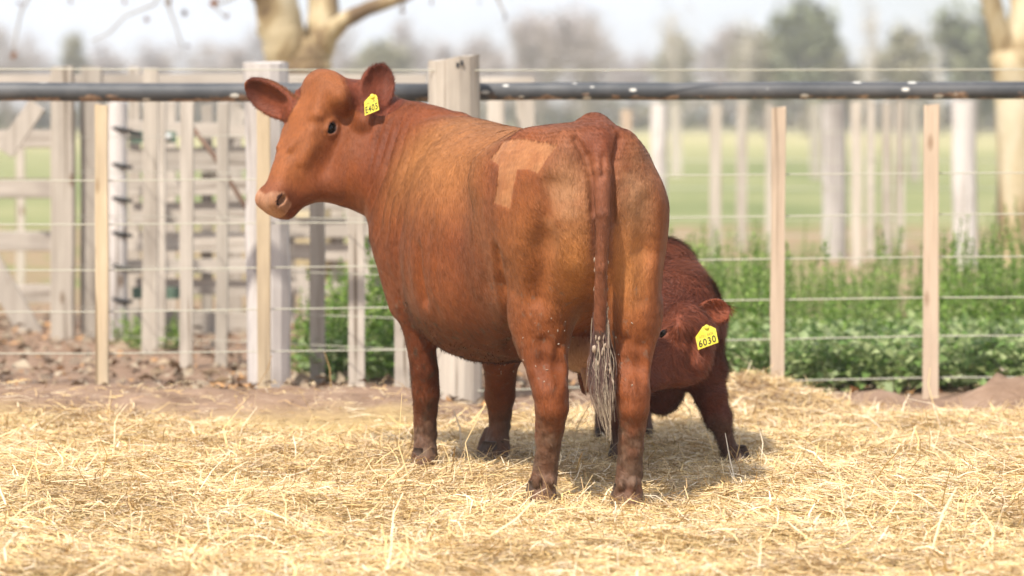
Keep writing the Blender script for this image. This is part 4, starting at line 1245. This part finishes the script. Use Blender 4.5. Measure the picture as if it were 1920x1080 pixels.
def text_mesh(s, size, mat_name):
    cu = bpy.data.curves.new('print', 'FONT'); cu.body = s; cu.size = size; cu.extrude = 0.0004; cu.offset = 0.018; cu.space_character = 1.15
    cu.align_x = 'CENTER'; cu.align_y = 'CENTER'
    o = bpy.data.objects.new('print_tmp', cu); COL.objects.link(o)
    dg = bpy.context.evaluated_depsgraph_get()
    me = bpy.data.meshes.new_from_object(o.evaluated_get(dg))
    bpy.data.objects.remove(o); bpy.data.curves.remove(cu)
    return me

def ear_tag(parent, corners, neck, Y, number, small, label, yaw):
    """flag tag: corners = photo pixels (top-left, top-right, bottom-right, bottom-left), neck = pixels of the neck top"""
    px = Y / FPX
    poly = [corners[3], corners[2], corners[1], neck[1], neck[0], corners[0]]
    pts = [P(u, v, Y + (u - corners[3][0]) * px * yaw) for u, v in poly]
    n = np.cross(pts[1] - pts[0], pts[-1] - pts[0]); n /= np.linalg.norm(n)
    if n[1] > 0: n = -n
    mb = MB(); k = len(pts); th_ = 0.0022
    mb.add([p + n * th_ / 2 for p in pts] + [p - n * th_ / 2 for p in pts], [tuple(range(k)), tuple(range(2 * k - 1, k - 1, -1))] + [(i, i + k, (i + 1) % k + k, (i + 1) % k) for i in range(k)])
    o = mb.build('ear_tag', M_TAG, parent); o['label'] = label
    xd = pts[1] - pts[0]; W = np.linalg.norm(xd); xd /= W; yd = np.cross(n, xd)
    yd = (np.array(pts[2]) - pts[1]) + (np.array(pts[5]) - pts[0]); yd /= np.linalg.norm(yd)
    def put(me, cx, cy, sx, sy, mat, nm):
        co_ = np.array([vv.co[:] for vv in me.vertices]); mid_ = (co_.max(0) + co_.min(0)) / 2
        me.transform(Matrix.Translation((-mid_[0], -mid_[1], 0)))
        R = Matrix(((xd[0] * sx, yd[0] * sy, n[0], 0), (xd[1] * sx, yd[1] * sy, n[1], 0), (xd[2] * sx, yd[2] * sy, n[2], 0), (0, 0, 0, 1)))
        base = (pts[0] + pts[1]) / 2 + xd * cx + yd * cy + n * (th_ / 2 + 0.0006)
        me.transform(Matrix.Translation(Vector(base)) @ R); me.materials.clear(); me.materials.append(mat)
        return link_mesh(nm, me, None, o)
    Hh = np.linalg.norm(np.array(pts[2]) - pts[1])
    me = text_mesh(number, 1.0, 'n')
    co = np.array([vv.co[:] for vv in me.vertices]); wd_, ht = np.ptp(co[:, 0]), np.ptp(co[:, 1])
    put(me, 0, Hh * 0.36, W * 0.84 / wd_, Hh * 0.50 / ht, M_INK, 'number_print')
    me = text_mesh(small, 1.0, 's')
    co = np.array([vv.co[:] for vv in me.vertices]); wd_, ht = np.ptp(co[:, 0]), np.ptp(co[:, 1])
    put(me, 0, Hh * 0.80, W * 0.7 / wd_, Hh * 0.20 / ht, M_INKF, 'small_print')
    mb = MB(); c = (np.array(pts[3]) + pts[4]) / 2
    mb.tube([c + n * 0.006 + np.array([0, 0, -.004]), c + n * 0.002 + np.array([0, 0, -.004])], [0.007, 0.010], 12); mb.build('stud', M_TAG, o, True)
    return o

# ------------------------------------------------------------------ build the cow
def build_cow():
    F, D = cow_field()
    lv, q = F.mesh(); lv = smooth_verts(lv, q, 2)
    v = F.wor(lv); nrm = vnormals(v, q)
    u_, v_ = project(v); S, Lt, Z = lv[:, 0], lv[:, 1], lv[:, 2]
    cam_side = (nrm * (np.array([0, 0, CAM_H]) - v)).sum(1) > 0
    # --- relief: muscle, neck folds, mud clods, wrinkles
    d = 0.004 * VN(v, 6.0) + 0.0022 * VN(v, 15.0) + 0.0007 * VN(v, 45.0)
    rib = sstep(0.60, 0.72, S) * (1 - sstep(1.02, 1.12, S)) * sstep(0.62, 0.75, Z) * (1 - sstep(1.0, 1.12, Z))
    d += rib * 0.0015 * np.sin((S + 0.16 * Z) * 2 * math.pi / 0.085 + 1.2 * VN(v, 4.0))
    fm = sstep(686, 705, u_) * (1 - sstep(742, 800, u_ + (v_ - 300) * 0.10)) * sstep(200, 250, v_) * (1 - sstep(400, 470, v_)) * (S > 1.1)
    ph = (u_ + 0.30 * (v_ - 300)) / 8.5 + 1.1 * VN(v, 7.0)
    d += fm * 0.0085 * (np.abs(np.sin(ph * math.pi / 2)) ** 0.8 - 0.6)
    rump = (S < 0.12) * sstep(1.14, 1.22, Z)
    d += rump * 0.0005 * np.sin(Z * 420 + 5 * VN(v, 18.0))
    mud = (1 - sstep(0.0, 0.17, Z - np.where(S < 0.5, 0.20, 0.11) + 0.05 * VN(v * np.array([1, 1, 0.35]), 22.0) + 0.03 * VN(v, 45.0)))
    hind = (S < 0.45) & (Z < 0.75)
    d += mud * (0.004 * VN(v, 38.0) + 0.003 * np.maximum(VN(v, 80.0), 0))
    face = ((lv - D['H0']) @ D['hA'] > -0.05) & ((lv - D['H0']) @ D['hA'] < 0.6) & (Lt > 0.42)
    d = np.where(face, d * 0.35, d)
    v = v + nrm * d[:, None]; nrm = vnormals(v, q)
    # --- coat colour (albedo)
    red, gold, pale = np.array([0.190, 0.052, 0.016]), np.array([0.40, 0.172, 0.060]), np.array([0.40, 0.225, 0.135])
    dark, mudc, skin = np.array([0.085, 0.022, 0.010]), np.array([0.098, 0.068, 0.052]), np.array([0.52, 0.30, 0.21])
    c = np.tile(red, (len(v), 1))
    mott = sstep(-0.35, 0.45, VN(v, 2.6) + 0.5 * VN(v, 8.0))
    c = lerp(c, np.array([0.240, 0.073, 0.024]), mott * 0.7)
    nk = np.exp(-((u_ - 735) / 45) ** 2 - ((v_ - 300) / 100) ** 2) * (S > 1.0)  # redder neck hair, with the shade of its folds painted in
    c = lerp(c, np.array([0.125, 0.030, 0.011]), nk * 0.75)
    # lighter golden back and haunch tops
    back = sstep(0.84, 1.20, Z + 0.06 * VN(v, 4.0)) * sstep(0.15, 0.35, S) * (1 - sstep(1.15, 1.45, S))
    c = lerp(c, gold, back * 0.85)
    # bleached buttocks
    pin = np.exp(-((u_ - 1062) / 46) ** 2 - ((v_ - 375) / 95) ** 2) + np.exp(-((u_ - 1192) / 36) ** 2 - ((v_ - 375) / 95) ** 2)
    pin = pin * (S < 0.30) * sstep(-0.6, 0.5, VN(v, 5.0) + 0.8 * VN(v, 26.0) + 0.5)
    c = lerp(c, pale, np.clip(pin, 0, 1) * 0.85)
    thg = np.exp(-((u_ - 1075) / 42) ** 2 - ((v_ - 500) / 85) ** 2) + np.exp(-((u_ - 1180) / 38) ** 2 - ((v_ - 500) / 85) ** 2)
    c = lerp(c, gold * 1.1, np.clip(thg * (S < 0.35), 0, 1) * 0.95)
    c = lerp(c, gold, np.clip(np.exp(-((u_ - 975) / 55) ** 2 - ((v_ - 460) / 120) ** 2) * (S < 0.6) * (Lt > 0), 0, 1) * 0.35)
    # dark rump crest and tail root
    tail = np.exp(-((u_ - 1122) / 42) ** 2 - ((v_ - 262) / 34) ** 2) * (S < 0.1)
    c = lerp(c, np.array([0.17, 0.050, 0.026]), np.clip(tail * 1.3, 0, 1) * 0.8)
    dk2 = (S < -0.10) & (np.abs(u_ - 1128) < 24) & (v_ > 620) & (v_ < 800)
    dock = (1 - sstep(-0.19, -0.15, S)) * (1 - sstep(16, 26, np.abs(u_ - 1128))) * sstep(285, 350, v_)
    c = lerp(c, np.array([0.20, 0.075, 0.045]), dock * 0.85)
    c[dk2] = (0.085, 0.050, 0.044)
    # shade of the underside painted on the belly; darker flank hollow
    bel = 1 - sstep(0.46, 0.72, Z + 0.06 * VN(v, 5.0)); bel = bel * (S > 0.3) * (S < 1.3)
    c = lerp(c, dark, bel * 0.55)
    c = lerp(c, np.array([0.15, 0.045, 0.022]), np.exp(-((u_ - 900) / 42) ** 2 - ((v_ - 360) / 95) ** 2) * sstep(0.15, 0.3, S) * 0.35)
    # face
    t_ = (lv - D['H0']) @ D['hA']; n_ = (lv - D['H0']) @ D['hN']; b_ = (lv - D['H0']) @ D['hB']
    ff_ = face & (n_ > -0.12)
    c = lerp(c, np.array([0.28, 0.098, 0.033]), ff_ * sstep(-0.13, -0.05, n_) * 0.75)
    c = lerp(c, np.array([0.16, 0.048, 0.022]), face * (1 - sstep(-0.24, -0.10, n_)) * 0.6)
    muz = face & (t_ > 0.455)
    pad = face * sstep(0.486, 0.500, t_ + 0.25 * np.abs(b_) + 0.012 * VN(v, 30.0) - 0.06 * (n_ < -0.115) ) * sstep(-0.125, -0.112, n_)
    c = lerp(c, np.array([0.16, 0.05, 0.028]), face * sstep(0.40, 0.46, t_) * 0.55)
    c = lerp(c, np.array([0.40, 0.225, 0.15]), pad * (0.8 + 0.2 * VN(v, 30.0)))
    for p in D['nos']:
        r_ = np.linalg.norm(lv - p - D['hA'] * 0.0, axis=1)
        inside = (r_ < 0.028) & (((lv - p) @ F.grad(p[None])[0]) < -0.005)
        c[inside] = (0.05, 0.02, 0.016)
    for ce, g, al, bb in D['eyes']:
        r_ = np.linalg.norm(((lv - ce - g * 0.012) * np.array([1, 1, 1])), axis=1)
        c = lerp(c, np.array([0.20, 0.085, 0.055]), (1 - sstep(0.022, 0.031, r_)) * 0.9)
        c = lerp(c, np.array([0.030, 0.013, 0.011]), (1 - sstep(0.0275, 0.0305, np.linalg.norm(lv - ce, axis=1))) * 0.95)
    # ears: pink-brown inside
    for mid, e, w, cc in (D['earR'], D['earL']):
        rr = np.linalg.norm((lv - mid), axis=1)
        inn = (rr < 0.115) & ((nrm @ F.R.T @ cc) > 0.3)
        c[inn] = lerp(c, np.array([0.17, 0.040, 0.022]), np.full(len(v), .8))[inn]
        c[(rr < 0.12) & ~inn & (Z > 1.3)] *= 0.62
        rim = (rr < 0.125) & (Z > 1.3)
        c[rim] = lerp(c, np.array([0.10, 0.024, 0.014]), sstep(0.02, 0.10, (lv - mid) @ e))[rim]
    # udder
    ud = np.linalg.norm((lv - F.loc(P(1094, 672, 11.92))) * np.array([.8, 1, 1]), axis=1)
    udm = (1 - sstep(0.10, 0.13, ud)) * (np.abs(Lt) < 0.11) * (Z < 0.56)
    c = lerp(c, np.array([0.38, 0.24, 0.18]), udm * 0.8)
    # mud on the lower legs, spatter higher up
    c = lerp(c, mudc * 1.25, np.clip(mud, 0, 1) * (0.75 + 0.25 * VN(v, 30.0)))
    sp = (VN(v, 55.0) + 0.5 * VN(v, 110.0) > 0.75) & (Z < 0.75) & ((S < 0.4) | (S > 1.2))
    c[sp] = lerp(c, np.array([0.20, 0.13, 0.10]), np.full(len(v), 0.7))[sp]
    sp2 = (VN(v, 70.0) > 0.5) & (bel > 0.35)
    c[sp2] = lerp(c, np.array([0.09, 0.06, 0.045]), np.full(len(v), 0.8))[sp2]
    # clipped patch on the near hip: short pale hair in a T shape, left by the clippers
    def inpoly(poly):
        ins = np.zeros(len(v), bool); n = len(poly)
        for i in range(n):
            (x0, y0), (x1, y1) = poly[i], poly[(i + 1) % n]
            cr = ((y0 > v_) != (y1 > v_)) & (u_ < (x1 - x0) * (v_ - y0) / (y1 - y0 + 1e-9) + x0)
            ins ^= cr
        return ins
    wob = 0
    clip = (inpoly([(930, 285), (945, 264), (975, 258), (1045, 270), (1036, 282), (1022, 300), (1008, 324), (985, 316), (968, 318), (960, 352), (953, 391), (925, 380), (932, 345), (936, 310), (918, 298)])) & cam_side & (S < 0.7) & (Lt > 0)
    ln = np.sin((u_ * 0.35 + v_ * 0.9) * 0.55 + 2 * VN(v, 20.0))
    clipc = np.array([0.425, 0.215, 0.105]) * (1 + 0.07 * ln[:, None])
    c[clip] = lerp(c, clipc, np.full(len(v), 0.50) + 0.2 * VN(v, 22.0))[clip]
    v = v - nrm * (clip * 0.0015)[:, None]
    c = c * (1 + 0.10 * VN(v, 30.0) + 0.08 * VN(v, 90.0))[:, None]
    c = c * (1 + 0.10 * VN(v, 4.5) + 0.07 * VN(v, 11.0))[:, None] * np.array([0.90, 0.835, 0.72])
    c = np.clip(c, 0.004, 0.9)

    root = tag(empty('cow', tuple(F.wor((0.7, 0, 0)))), 'red brown cow standing with rump to the viewer and head turned left', 'cow')
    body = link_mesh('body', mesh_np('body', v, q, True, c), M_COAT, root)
    # --- hair
    fwd = F.R.T @ np.array([1.0, 0, 0])
    def flow(p):
        f = np.tile(-fwd * 0.55 + np.array([0, 0, -0.8]), (len(p), 1))
        return f
    keep = np.ones(len(v))
    keep[clip] = 0.02; keep[pad > 0.3] = 0; keep[udm > .3] = 0.1
    keep[face] *= 0.55; keep[dk2] = 0
    for p in D['nos']:
        keep[np.linalg.norm(lv - p, axis=1) < 0.04] = 0
    for ce, g, al, bb in D['eyes']:
        keep[np.linalg.norm(lv - ce, axis=1) < 0.036] = 0
    keep[~cam_side] *= 0.5
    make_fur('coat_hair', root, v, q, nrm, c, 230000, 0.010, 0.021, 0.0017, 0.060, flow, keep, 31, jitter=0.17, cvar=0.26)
    ke = np.zeros(len(v))
    for mid, e, w, cc in (D['earR'], D['earL']):
        ke = np.maximum(ke, (np.linalg.norm(lv - mid, axis=1) < 0.115) * 1.0 * (np.abs((lv - mid) @ e) < 0.12))
    ke *= (Z > 1.3)
    mids = [F.wor(D['earR'][0] - D['earR'][1] * 0.1), F.wor(D['earL'][0] - D['earL'][1] * 0.1)]
    def eflow(p):
        a_, b_ = p - mids[0], p - mids[1]
        return np.where((np.linalg.norm(a_, axis=1) < np.linalg.norm(b_, axis=1))[:, None], a_, b_) * 6
    make_fur('ear_hair', root, v, q, nrm, c, 9000, 0.007, 0.018, 0.0014, 0.28, eflow, ke + 1e-9, 33, wild=0.3, cvar=0.3)
    # long hair fringe on belly and backs of the legs
    kb = ((bel > 0.4) & (nrm[:, 2] < 0.1)) * 1.0 + 0.5 * ((Z < 0.42) & (Z > 0.1))
    make_fur('belly_hair', root, v, q, nrm, c * 0.9, 7000, 0.010, 0.022, 0.0020, 0.35, flow, kb + 1e-6, 32, wild=0.4)
    # --- eyes
    for ce, g, al, bb in D['eyes']:
        sphere_part('eyeball', F.wor(ce), 0.0240, M_EYE, root)
    # --- hooves
    for (u, vv, y), toe in (((1014, 946, 11.585), (-.25, .6)), ((1176, 953, 11.50), (-.3, .6)), ((797, 882, 12.76), (-.25, .6)), ((929, 869, 13.02), (-.5, .4))):
        q0 = P(u, vv, y); q0[2] = 0.012
        hoof(q0 + np.array([toe[0], toe[1], 0]) * 0.02, toe, root, 0.092, 0.11, 0.05)
    # --- ear tag
    ear_tag(root, ((683, 191), (707, 181), (711, 206), (684, 217)), ((692, 181), (704, 177)), min(F.wor(h_)[1] for h_ in [F.hit(a_, b_) for a_ in (684, 696, 708) for b_ in (184, 198, 214)] if h_ is not None) - 0.034, 'E405', 'A A', 'yellow ear tag printed E405 in the left ear', 0.0)
    # --- tail switch: hanging strands with lumps of dried dung
    r = np.random.default_rng(8)
    V, Fc, C = [], [], []; off = 0
    cols = np.array([(0.13, 0.070, 0.060), (0.18, 0.105, 0.088), (0.30, 0.22, 0.165), (0.42, 0.33, 0.24), (0.09, 0.048, 0.042), (0.52, 0.44, 0.33)])
    for i in range(420):
        a0 = r.random(); u0 = 1126 + r.normal(0, 5.5); v0 = r.uniform(575, 690)
        v1 = min(690 + 85 * r.random() + 65 * r.random() ** 3, 842)
        drift = r.normal(0, 9)
        K = 9; pts = []
        for f in np.linspace(0, 1, K):
            vv = v0 + (v1 - v0) * f
            spread = 1 + 0.75 * sstep(600, 720, vv) - 1.1 * sstep(735, 830, vv)
            uu = 1126 + (u0 - 1126) * spread + 14 * sstep(720, 830, vv) + drift * 0.35 * f + 2.4 * math.sin(f * (6 + i % 5) + i)
            pts.append(P(uu, vv, 11.445 + (a0 - .5) * 0.045 - 0.02 * f))
        pts = np.array(pts); w = r.uniform(0.0014, 0.0045) * (1 - np.linspace(0, 1, K) ** 2 * .75)
        sdv = np.array([1, 0.3 * r.normal(), 0]); sdv /= np.linalg.norm(sdv)
        A = pts - sdv * w[:, None] / 2; B = pts + sdv * w[:, None] / 2
        M = pts + np.array([0, -1, 0]) * w[:, None] * .4
        vs = np.stack([A, M, B], 1).reshape(-1, 3)
        fs = []
        for k in range(K - 1):
            o_ = k * 3; fs += [(o_, o_ + 1, o_ + 4, o_ + 3), (o_ + 1, o_ + 2, o_ + 5, o_ + 4)]
        cc = cols[r.choice(6, p=[.24, .22, .18, .12, .16, .08])] * 0.75
        f_ = np.linspace(0, 1, K)[:, None]
        vrow = v0 + (v1 - v0) * f_
        tint = cc * (1 - sstep(710, 800, vrow) * 0.5) + np.array([0.42, 0.33, 0.22]) * sstep(710, 800, vrow) * 0.5
        V.append(vs); Fc.append(np.array(fs) + off); C.append(np.repeat(tint, 3, axis=0)); off += len(vs)
    sw = link_mesh('tail_switch', mesh_np('tail_switch', np.concatenate(V), np.concatenate(Fc), True, np.concatenate(C)), M_SWITCH, root)
    sw['kind'] = 'stuff'; sw['label'] = 'greyish matted tail tuft with pale dried lumps'
    # dried lumps and seeds stuck to tail, thighs and belly
    mb = MB()
    def lump(c, a, b, tilt=0.0):
        vs, fs = [], []
        for i in range(5):
            th_ = math.pi * i / 4
            for j in range(6):
                ph_ = 2 * math.pi * j / 6
                x, y, z = a * math.sin(th_) * math.cos(ph_), a * 0.7 * math.sin(th_) * math.sin(ph_), b * math.cos(th_)
                vs.append((c[0] + x * math.cos(tilt) + z * math.sin(tilt), c[1] + y, c[2] + z * math.cos(tilt) - x * math.sin(tilt)))
        for i in range(4):
            for j in range(6): fs.append((i * 6 + j, i * 6 + (j + 1) % 6, (i + 1) * 6 + (j + 1) % 6, (i + 1) * 6 + j))
        mb.add(vs, fs)
    for i in range(34):
        vv = r.uniform(575, 740); sd_ = r.choice([-1, 1]); wdt = 9 + 10 * sstep(600, 730, vv)
        lump(P(1126 + sd_ * wdt * r.uniform(0.2, 1.0) + 6 * sstep(640, 740, vv), vv, 11.415 + r.uniform(-.01, .01)), r.uniform(.0025, .0045), r.uniform(.006, .015), r.normal(0, .12))
    for i in range(16):
        vv = r.uniform(480, 610); sd_ = r.choice([-1, 1], p=[.3, .7])
        lump(P(1127 + sd_ * 12 + r.normal(0, 1), vv, 11.385 + (vv - 480) * 0.0003), r.uniform(.0016, .003), r.uniform(.005, .011), r.normal(0, .12))
    lump(P(1114, 654, 11.40), 0.008, 0.013, 0.1)
    for (u0, u1, v0, v1, n) in ((1000, 1062, 580, 720, 7), (1030, 1075, 560, 660, 7), (1152, 1210, 600, 740, 4), (905, 985, 630, 700, 20)):
        for _ in range(n):
            p = F.hit(r.uniform(u0, u1), r.uniform(v0, v1))
            if p is not None: lump(F.wor(p) - np.array([0, .003, 0]), r.uniform(.0012, .0032), r.uniform(.002, .006), r.normal(0, .8))
    lm = mb.build('dried_mud', M_MUD, root, True); lm['kind'] = 'stuff'
    return root
build_cow()

# ------------------------------------------------------------------ the calf
def build_calf():
    F = Field((12.0, -0.95, -0.02), (13.95, -0.18, 0.98), 0.0062, (0, 0, 0), 0.0)
    L = lambda u, v, Y: F.loc(P(u, v, Y))
    # trunk going back behind the cow
    F.cap(L(1250, 600, 13.0), F.loc((0.47, 13.6, 0.60)), 0.185, 0.175, k=0.06)
    F.cap(L(1236, 520, 13.12), L(1262, 578, 12.92), 0.155, 0.145, k=0.08)
    F.cap(L(1262, 578, 12.92), L(1272, 628, 12.80), 0.150, 0.125, k=0.08)
    F.cap(F.loc((0.47, 13.62, 0.66)), F.loc((0.48, 13.72, 0.50)), 0.15, 0.11, k=0.08)
    F.ell(L(1240, 715, 12.95), (0.12, 0.09, 0.125), k=0.06)
    # shoulder and the splayed foreleg on the right
    F.cap(L(1300, 618, 12.92), L(1316, 690, 12.88), 0.105, 0.082, k=0.07)
    F.chain([L(1316, 690, 12.88), L(1332, 740, 12.86), L(1347, 782, 12.86)], [0.080, 0.062, 0.050], k=0.03)
    F.chain([L(1347, 782, 12.86), L(1358, 815, 12.88), L(1369, 842, 12.89), L(1378, 862, 12.88), L(1381, 874, 12.84)], [0.050, 0.036, 0.032, 0.035, 0.038], k=0.02)
    # the other foreleg, half hidden by the cow's hind leg
    F.chain([L(1205, 660, 13.0), L(1180, 740, 12.97), L(1168, 785, 12.95), L(1164, 830, 12.96), L(1162, 872, 12.9)], [0.09, 0.060, 0.050, 0.036, 0.042], k=0.03)
    # hind legs
    for x in (0.37, 0.53):
        F.chain([(13.66, -x, 0.52), (13.60, -x, 0.36), (13.74, -x, 0.28), (13.68, -x, 0.12), (13.66, -x, 0.01)], [0.11, 0.060, 0.042, 0.033, 0.042], k=0.03)
    # head reaching down and left to the udder
    p0, p1 = P(1276, 570, 12.72), P(1140, 745, 12.40)
    A = F.loc(p1) - F.loc(p0); A /= np.linalg.norm(A)
    B = F.dirn((0.35, -1.0, 0.22)); B -= A * (B @ A); B /= np.linalg.norm(B)
    N = np.cross(A, B)
    if N[2] < 0: N = -N
    H0 = F.loc(p0); H = lambda t, n, b: H0 + A * t + N * n + B * b
    F.loft(H0, A, N, B, [
        (-0.025, -0.05, -0.10, 0.03, -0.07), (0.0, -0.005, -0.15, 0.072, -0.075), (0.06, 0.006, -0.19, 0.086, -0.08), (0.13, 0.002, -0.225, 0.082, -0.08),
        (0.20, -0.004, -0.235, 0.070, -0.09), (0.26, -0.006, -0.205, 0.060, -0.085), (0.33, -0.006, -0.150, 0.052, -0.07), (0.39, -0.012, -0.115, 0.052, -0.06), (0.425, -0.035, -0.095, 0.03, -0.065)], k=0.022, n=2.6)
    F.ell(H(0.13, -0.03, 0.080), (0.045, 0.025, 0.025), (A, B, N), k=0.04)
    # ear, held out sideways
    root, tip = L(1300, 598, 12.70), L(1367, 577, 12.76)
    e = tip - root; ln = np.linalg.norm(e); e /= ln
    cp = F.dirn((-0.1, -1, 0.25)); cp -= e * (cp @ e); cp /= np.linalg.norm(cp); w = np.cross(e, cp)
    G = Field.__new__(Field); G.__dict__.update(F.__dict__); G.f = np.full(F.shape, 1.0, np.float32)
    mid = root + e * ln * 0.54
    G.ell(mid, (ln * 0.50, 0.056, 0.036), (e, w, cp), k=0)
    G.ell(mid + cp * 0.028 + e * 0.014, (ln * 0.44, 0.043, 0.040), (e, w, cp), k=0.01, op='-')
    k_ = 0.02; hh = np.maximum(k_ - np.abs(F.f - G.f), 0) / k_; F.f = np.minimum(F.f, G.f) - hh * hh * k_ * .25
    gr = [F.hit(u, w_, 12.2, 13.4) for u, w_ in ((1300, 640), (1297, 690), (1286, 738))]
    gr = [q_ for q_ in gr if q_ is not None]
    for a_, b_ in zip(gr, gr[1:]):
        F.cap(a_, b_, 0.020, 0.024, k=0.035, op='-')
    # eye
    p = F.hit(1243, 624, 12.2, 13.2); g = F.grad(p[None])[0]
    al = A - g * (A @ g); al /= np.linalg.norm(al); bb = np.cross(g, al)
    F.ell(p - g * 0.004, (0.030, 0.024, 0.011), (al, bb, g), k=0.012)
    F.ell(p + g * 0.004, (0.021, 0.0145, 0.019), (al, bb, g), k=0.005, op='-')
    ce = p - g * 0.011
    lv, q = F.mesh(); lv = smooth_verts(lv, q, 2)
    v = F.wor(lv); nrm = vnormals(v, q); u_, v_ = project(v); Z = v[:, 2]
    d = 0.005 * VN(v, 7.0) + 0.003 * VN(v, 17.0) + 0.0012 * VN(v, 40.0)
    v = v + nrm * d[:, None]; nrm = vnormals(v, q)
    c = np.tile(np.array([0.112, 0.026, 0.012]), (len(v), 1))
    c = lerp(c, np.array([0.140, 0.034, 0.015]), sstep(-.3, .5, VN(v, 5.0) + .5 * VN(v, 16.0)) * 0.7)
    hd = np.linalg.norm(v - P(1260, 645, 12.55), axis=1)
    c = lerp(c, np.array([0.195, 0.052, 0.023]), (1 - sstep(0.08, 0.24, hd)) * 0.8)
    er = np.linalg.norm(v - F.wor(mid), axis=1)
    c = lerp(c, np.array([0.21, 0.050, 0.018]), (1 - sstep(0.05, 0.075, er)) * 0.8)
    mud = 1 - sstep(0.08, 0.24, Z + .05 * VN(v, 12.0))
    c = lerp(c, np.array([0.13, 0.078, 0.058]), mud * .85)
    le = lv - ce
    c = lerp(c, np.array([0.20, 0.055, 0.022]), np.exp(-((u_ - 1285) / 45) ** 2 - ((v_ - 480) / 45) ** 2) * 0.6)  # orange tint paints the light on the top of the shoulder
    c = lerp(c, np.array([0.24, 0.085, 0.05]), (1 - sstep(0.024, 0.036, np.linalg.norm(le, axis=1))) * .7)  # lid highlight painted as a lighter ring round the eye
    c = lerp(c, np.array([0.03, 0.013, 0.011]), (1 - sstep(0.017, 0.024, np.linalg.norm(le, axis=1))) * .9)
    c = np.clip(c * (1 + 0.14 * VN(v, 30.0) + .1 * VN(v, 80.0))[:, None], .004, .9)
    root_o = tag(empty('calf', (0.55, 13.0, 0)), 'dark red calf nursing behind the right hind leg of the cow', 'calf')
    link_mesh('body', mesh_np('body', v, q, True, c), M_COAT, root_o)
    keep = np.ones(len(v)); keep[np.linalg.norm(le, axis=1) < .040] = 0; keep[v[:, 1] > 13.3] *= .4
    keep *= np.where(hd < 0.2, 0.55, 1.0) * np.where(Z < 0.36, 0.45, 1.0) * np.where(er < 0.07, 0.3, 1.0)
    def flow(p):
        f = np.tile(np.array([0.35, -0.25, -0.75]), (len(p), 1))
        return f + 0.9 * np.stack([VN(p, 9), VN(p + 5, 9), VN(p + 9, 9)], 1)
    make_fur('coat_hair', root_o, v, q, nrm, c, 95000, 0.026, 0.052, 0.0019, 0.22, flow, keep, 41, 0.24, 0.30, 0.38)
    sphere_part('eyeball', F.wor(ce + g * 0.001), 0.0190, M_EYE, root_o)
    for (u, vv, y), toe in (((1382, 872, 12.9), (.4, -.5)), ((1161, 872, 12.95), (-.2, -.5))):
        q0 = P(u, vv, y); q0[2] = 0.012; hoof(q0, toe, root_o, 0.085, 0.095, 0.045)
    for x in (0.37, 0.53): hoof(np.array([x, 13.64, 0.012]), (-0.1, -.5), root_o, 0.085, 0.095, 0.045)
    hp_ = [F.hit(u, v, 12.2, 13.4) for u in (1305, 1325, 1345) for v in (620, 640, 655)]
    tY = min(F.wor(q)[1] for q in hp_ if q is not None) - 0.032
    ear_tag(root_o, ((1304, 632), (1342, 616), (1347, 642), (1309, 656)), ((1318, 612), (1332, 611)), tY, '6030', 'A721 E436', 'yellow ear tag printed 6030 hanging from the calf ear', 0.0)
build_calf()
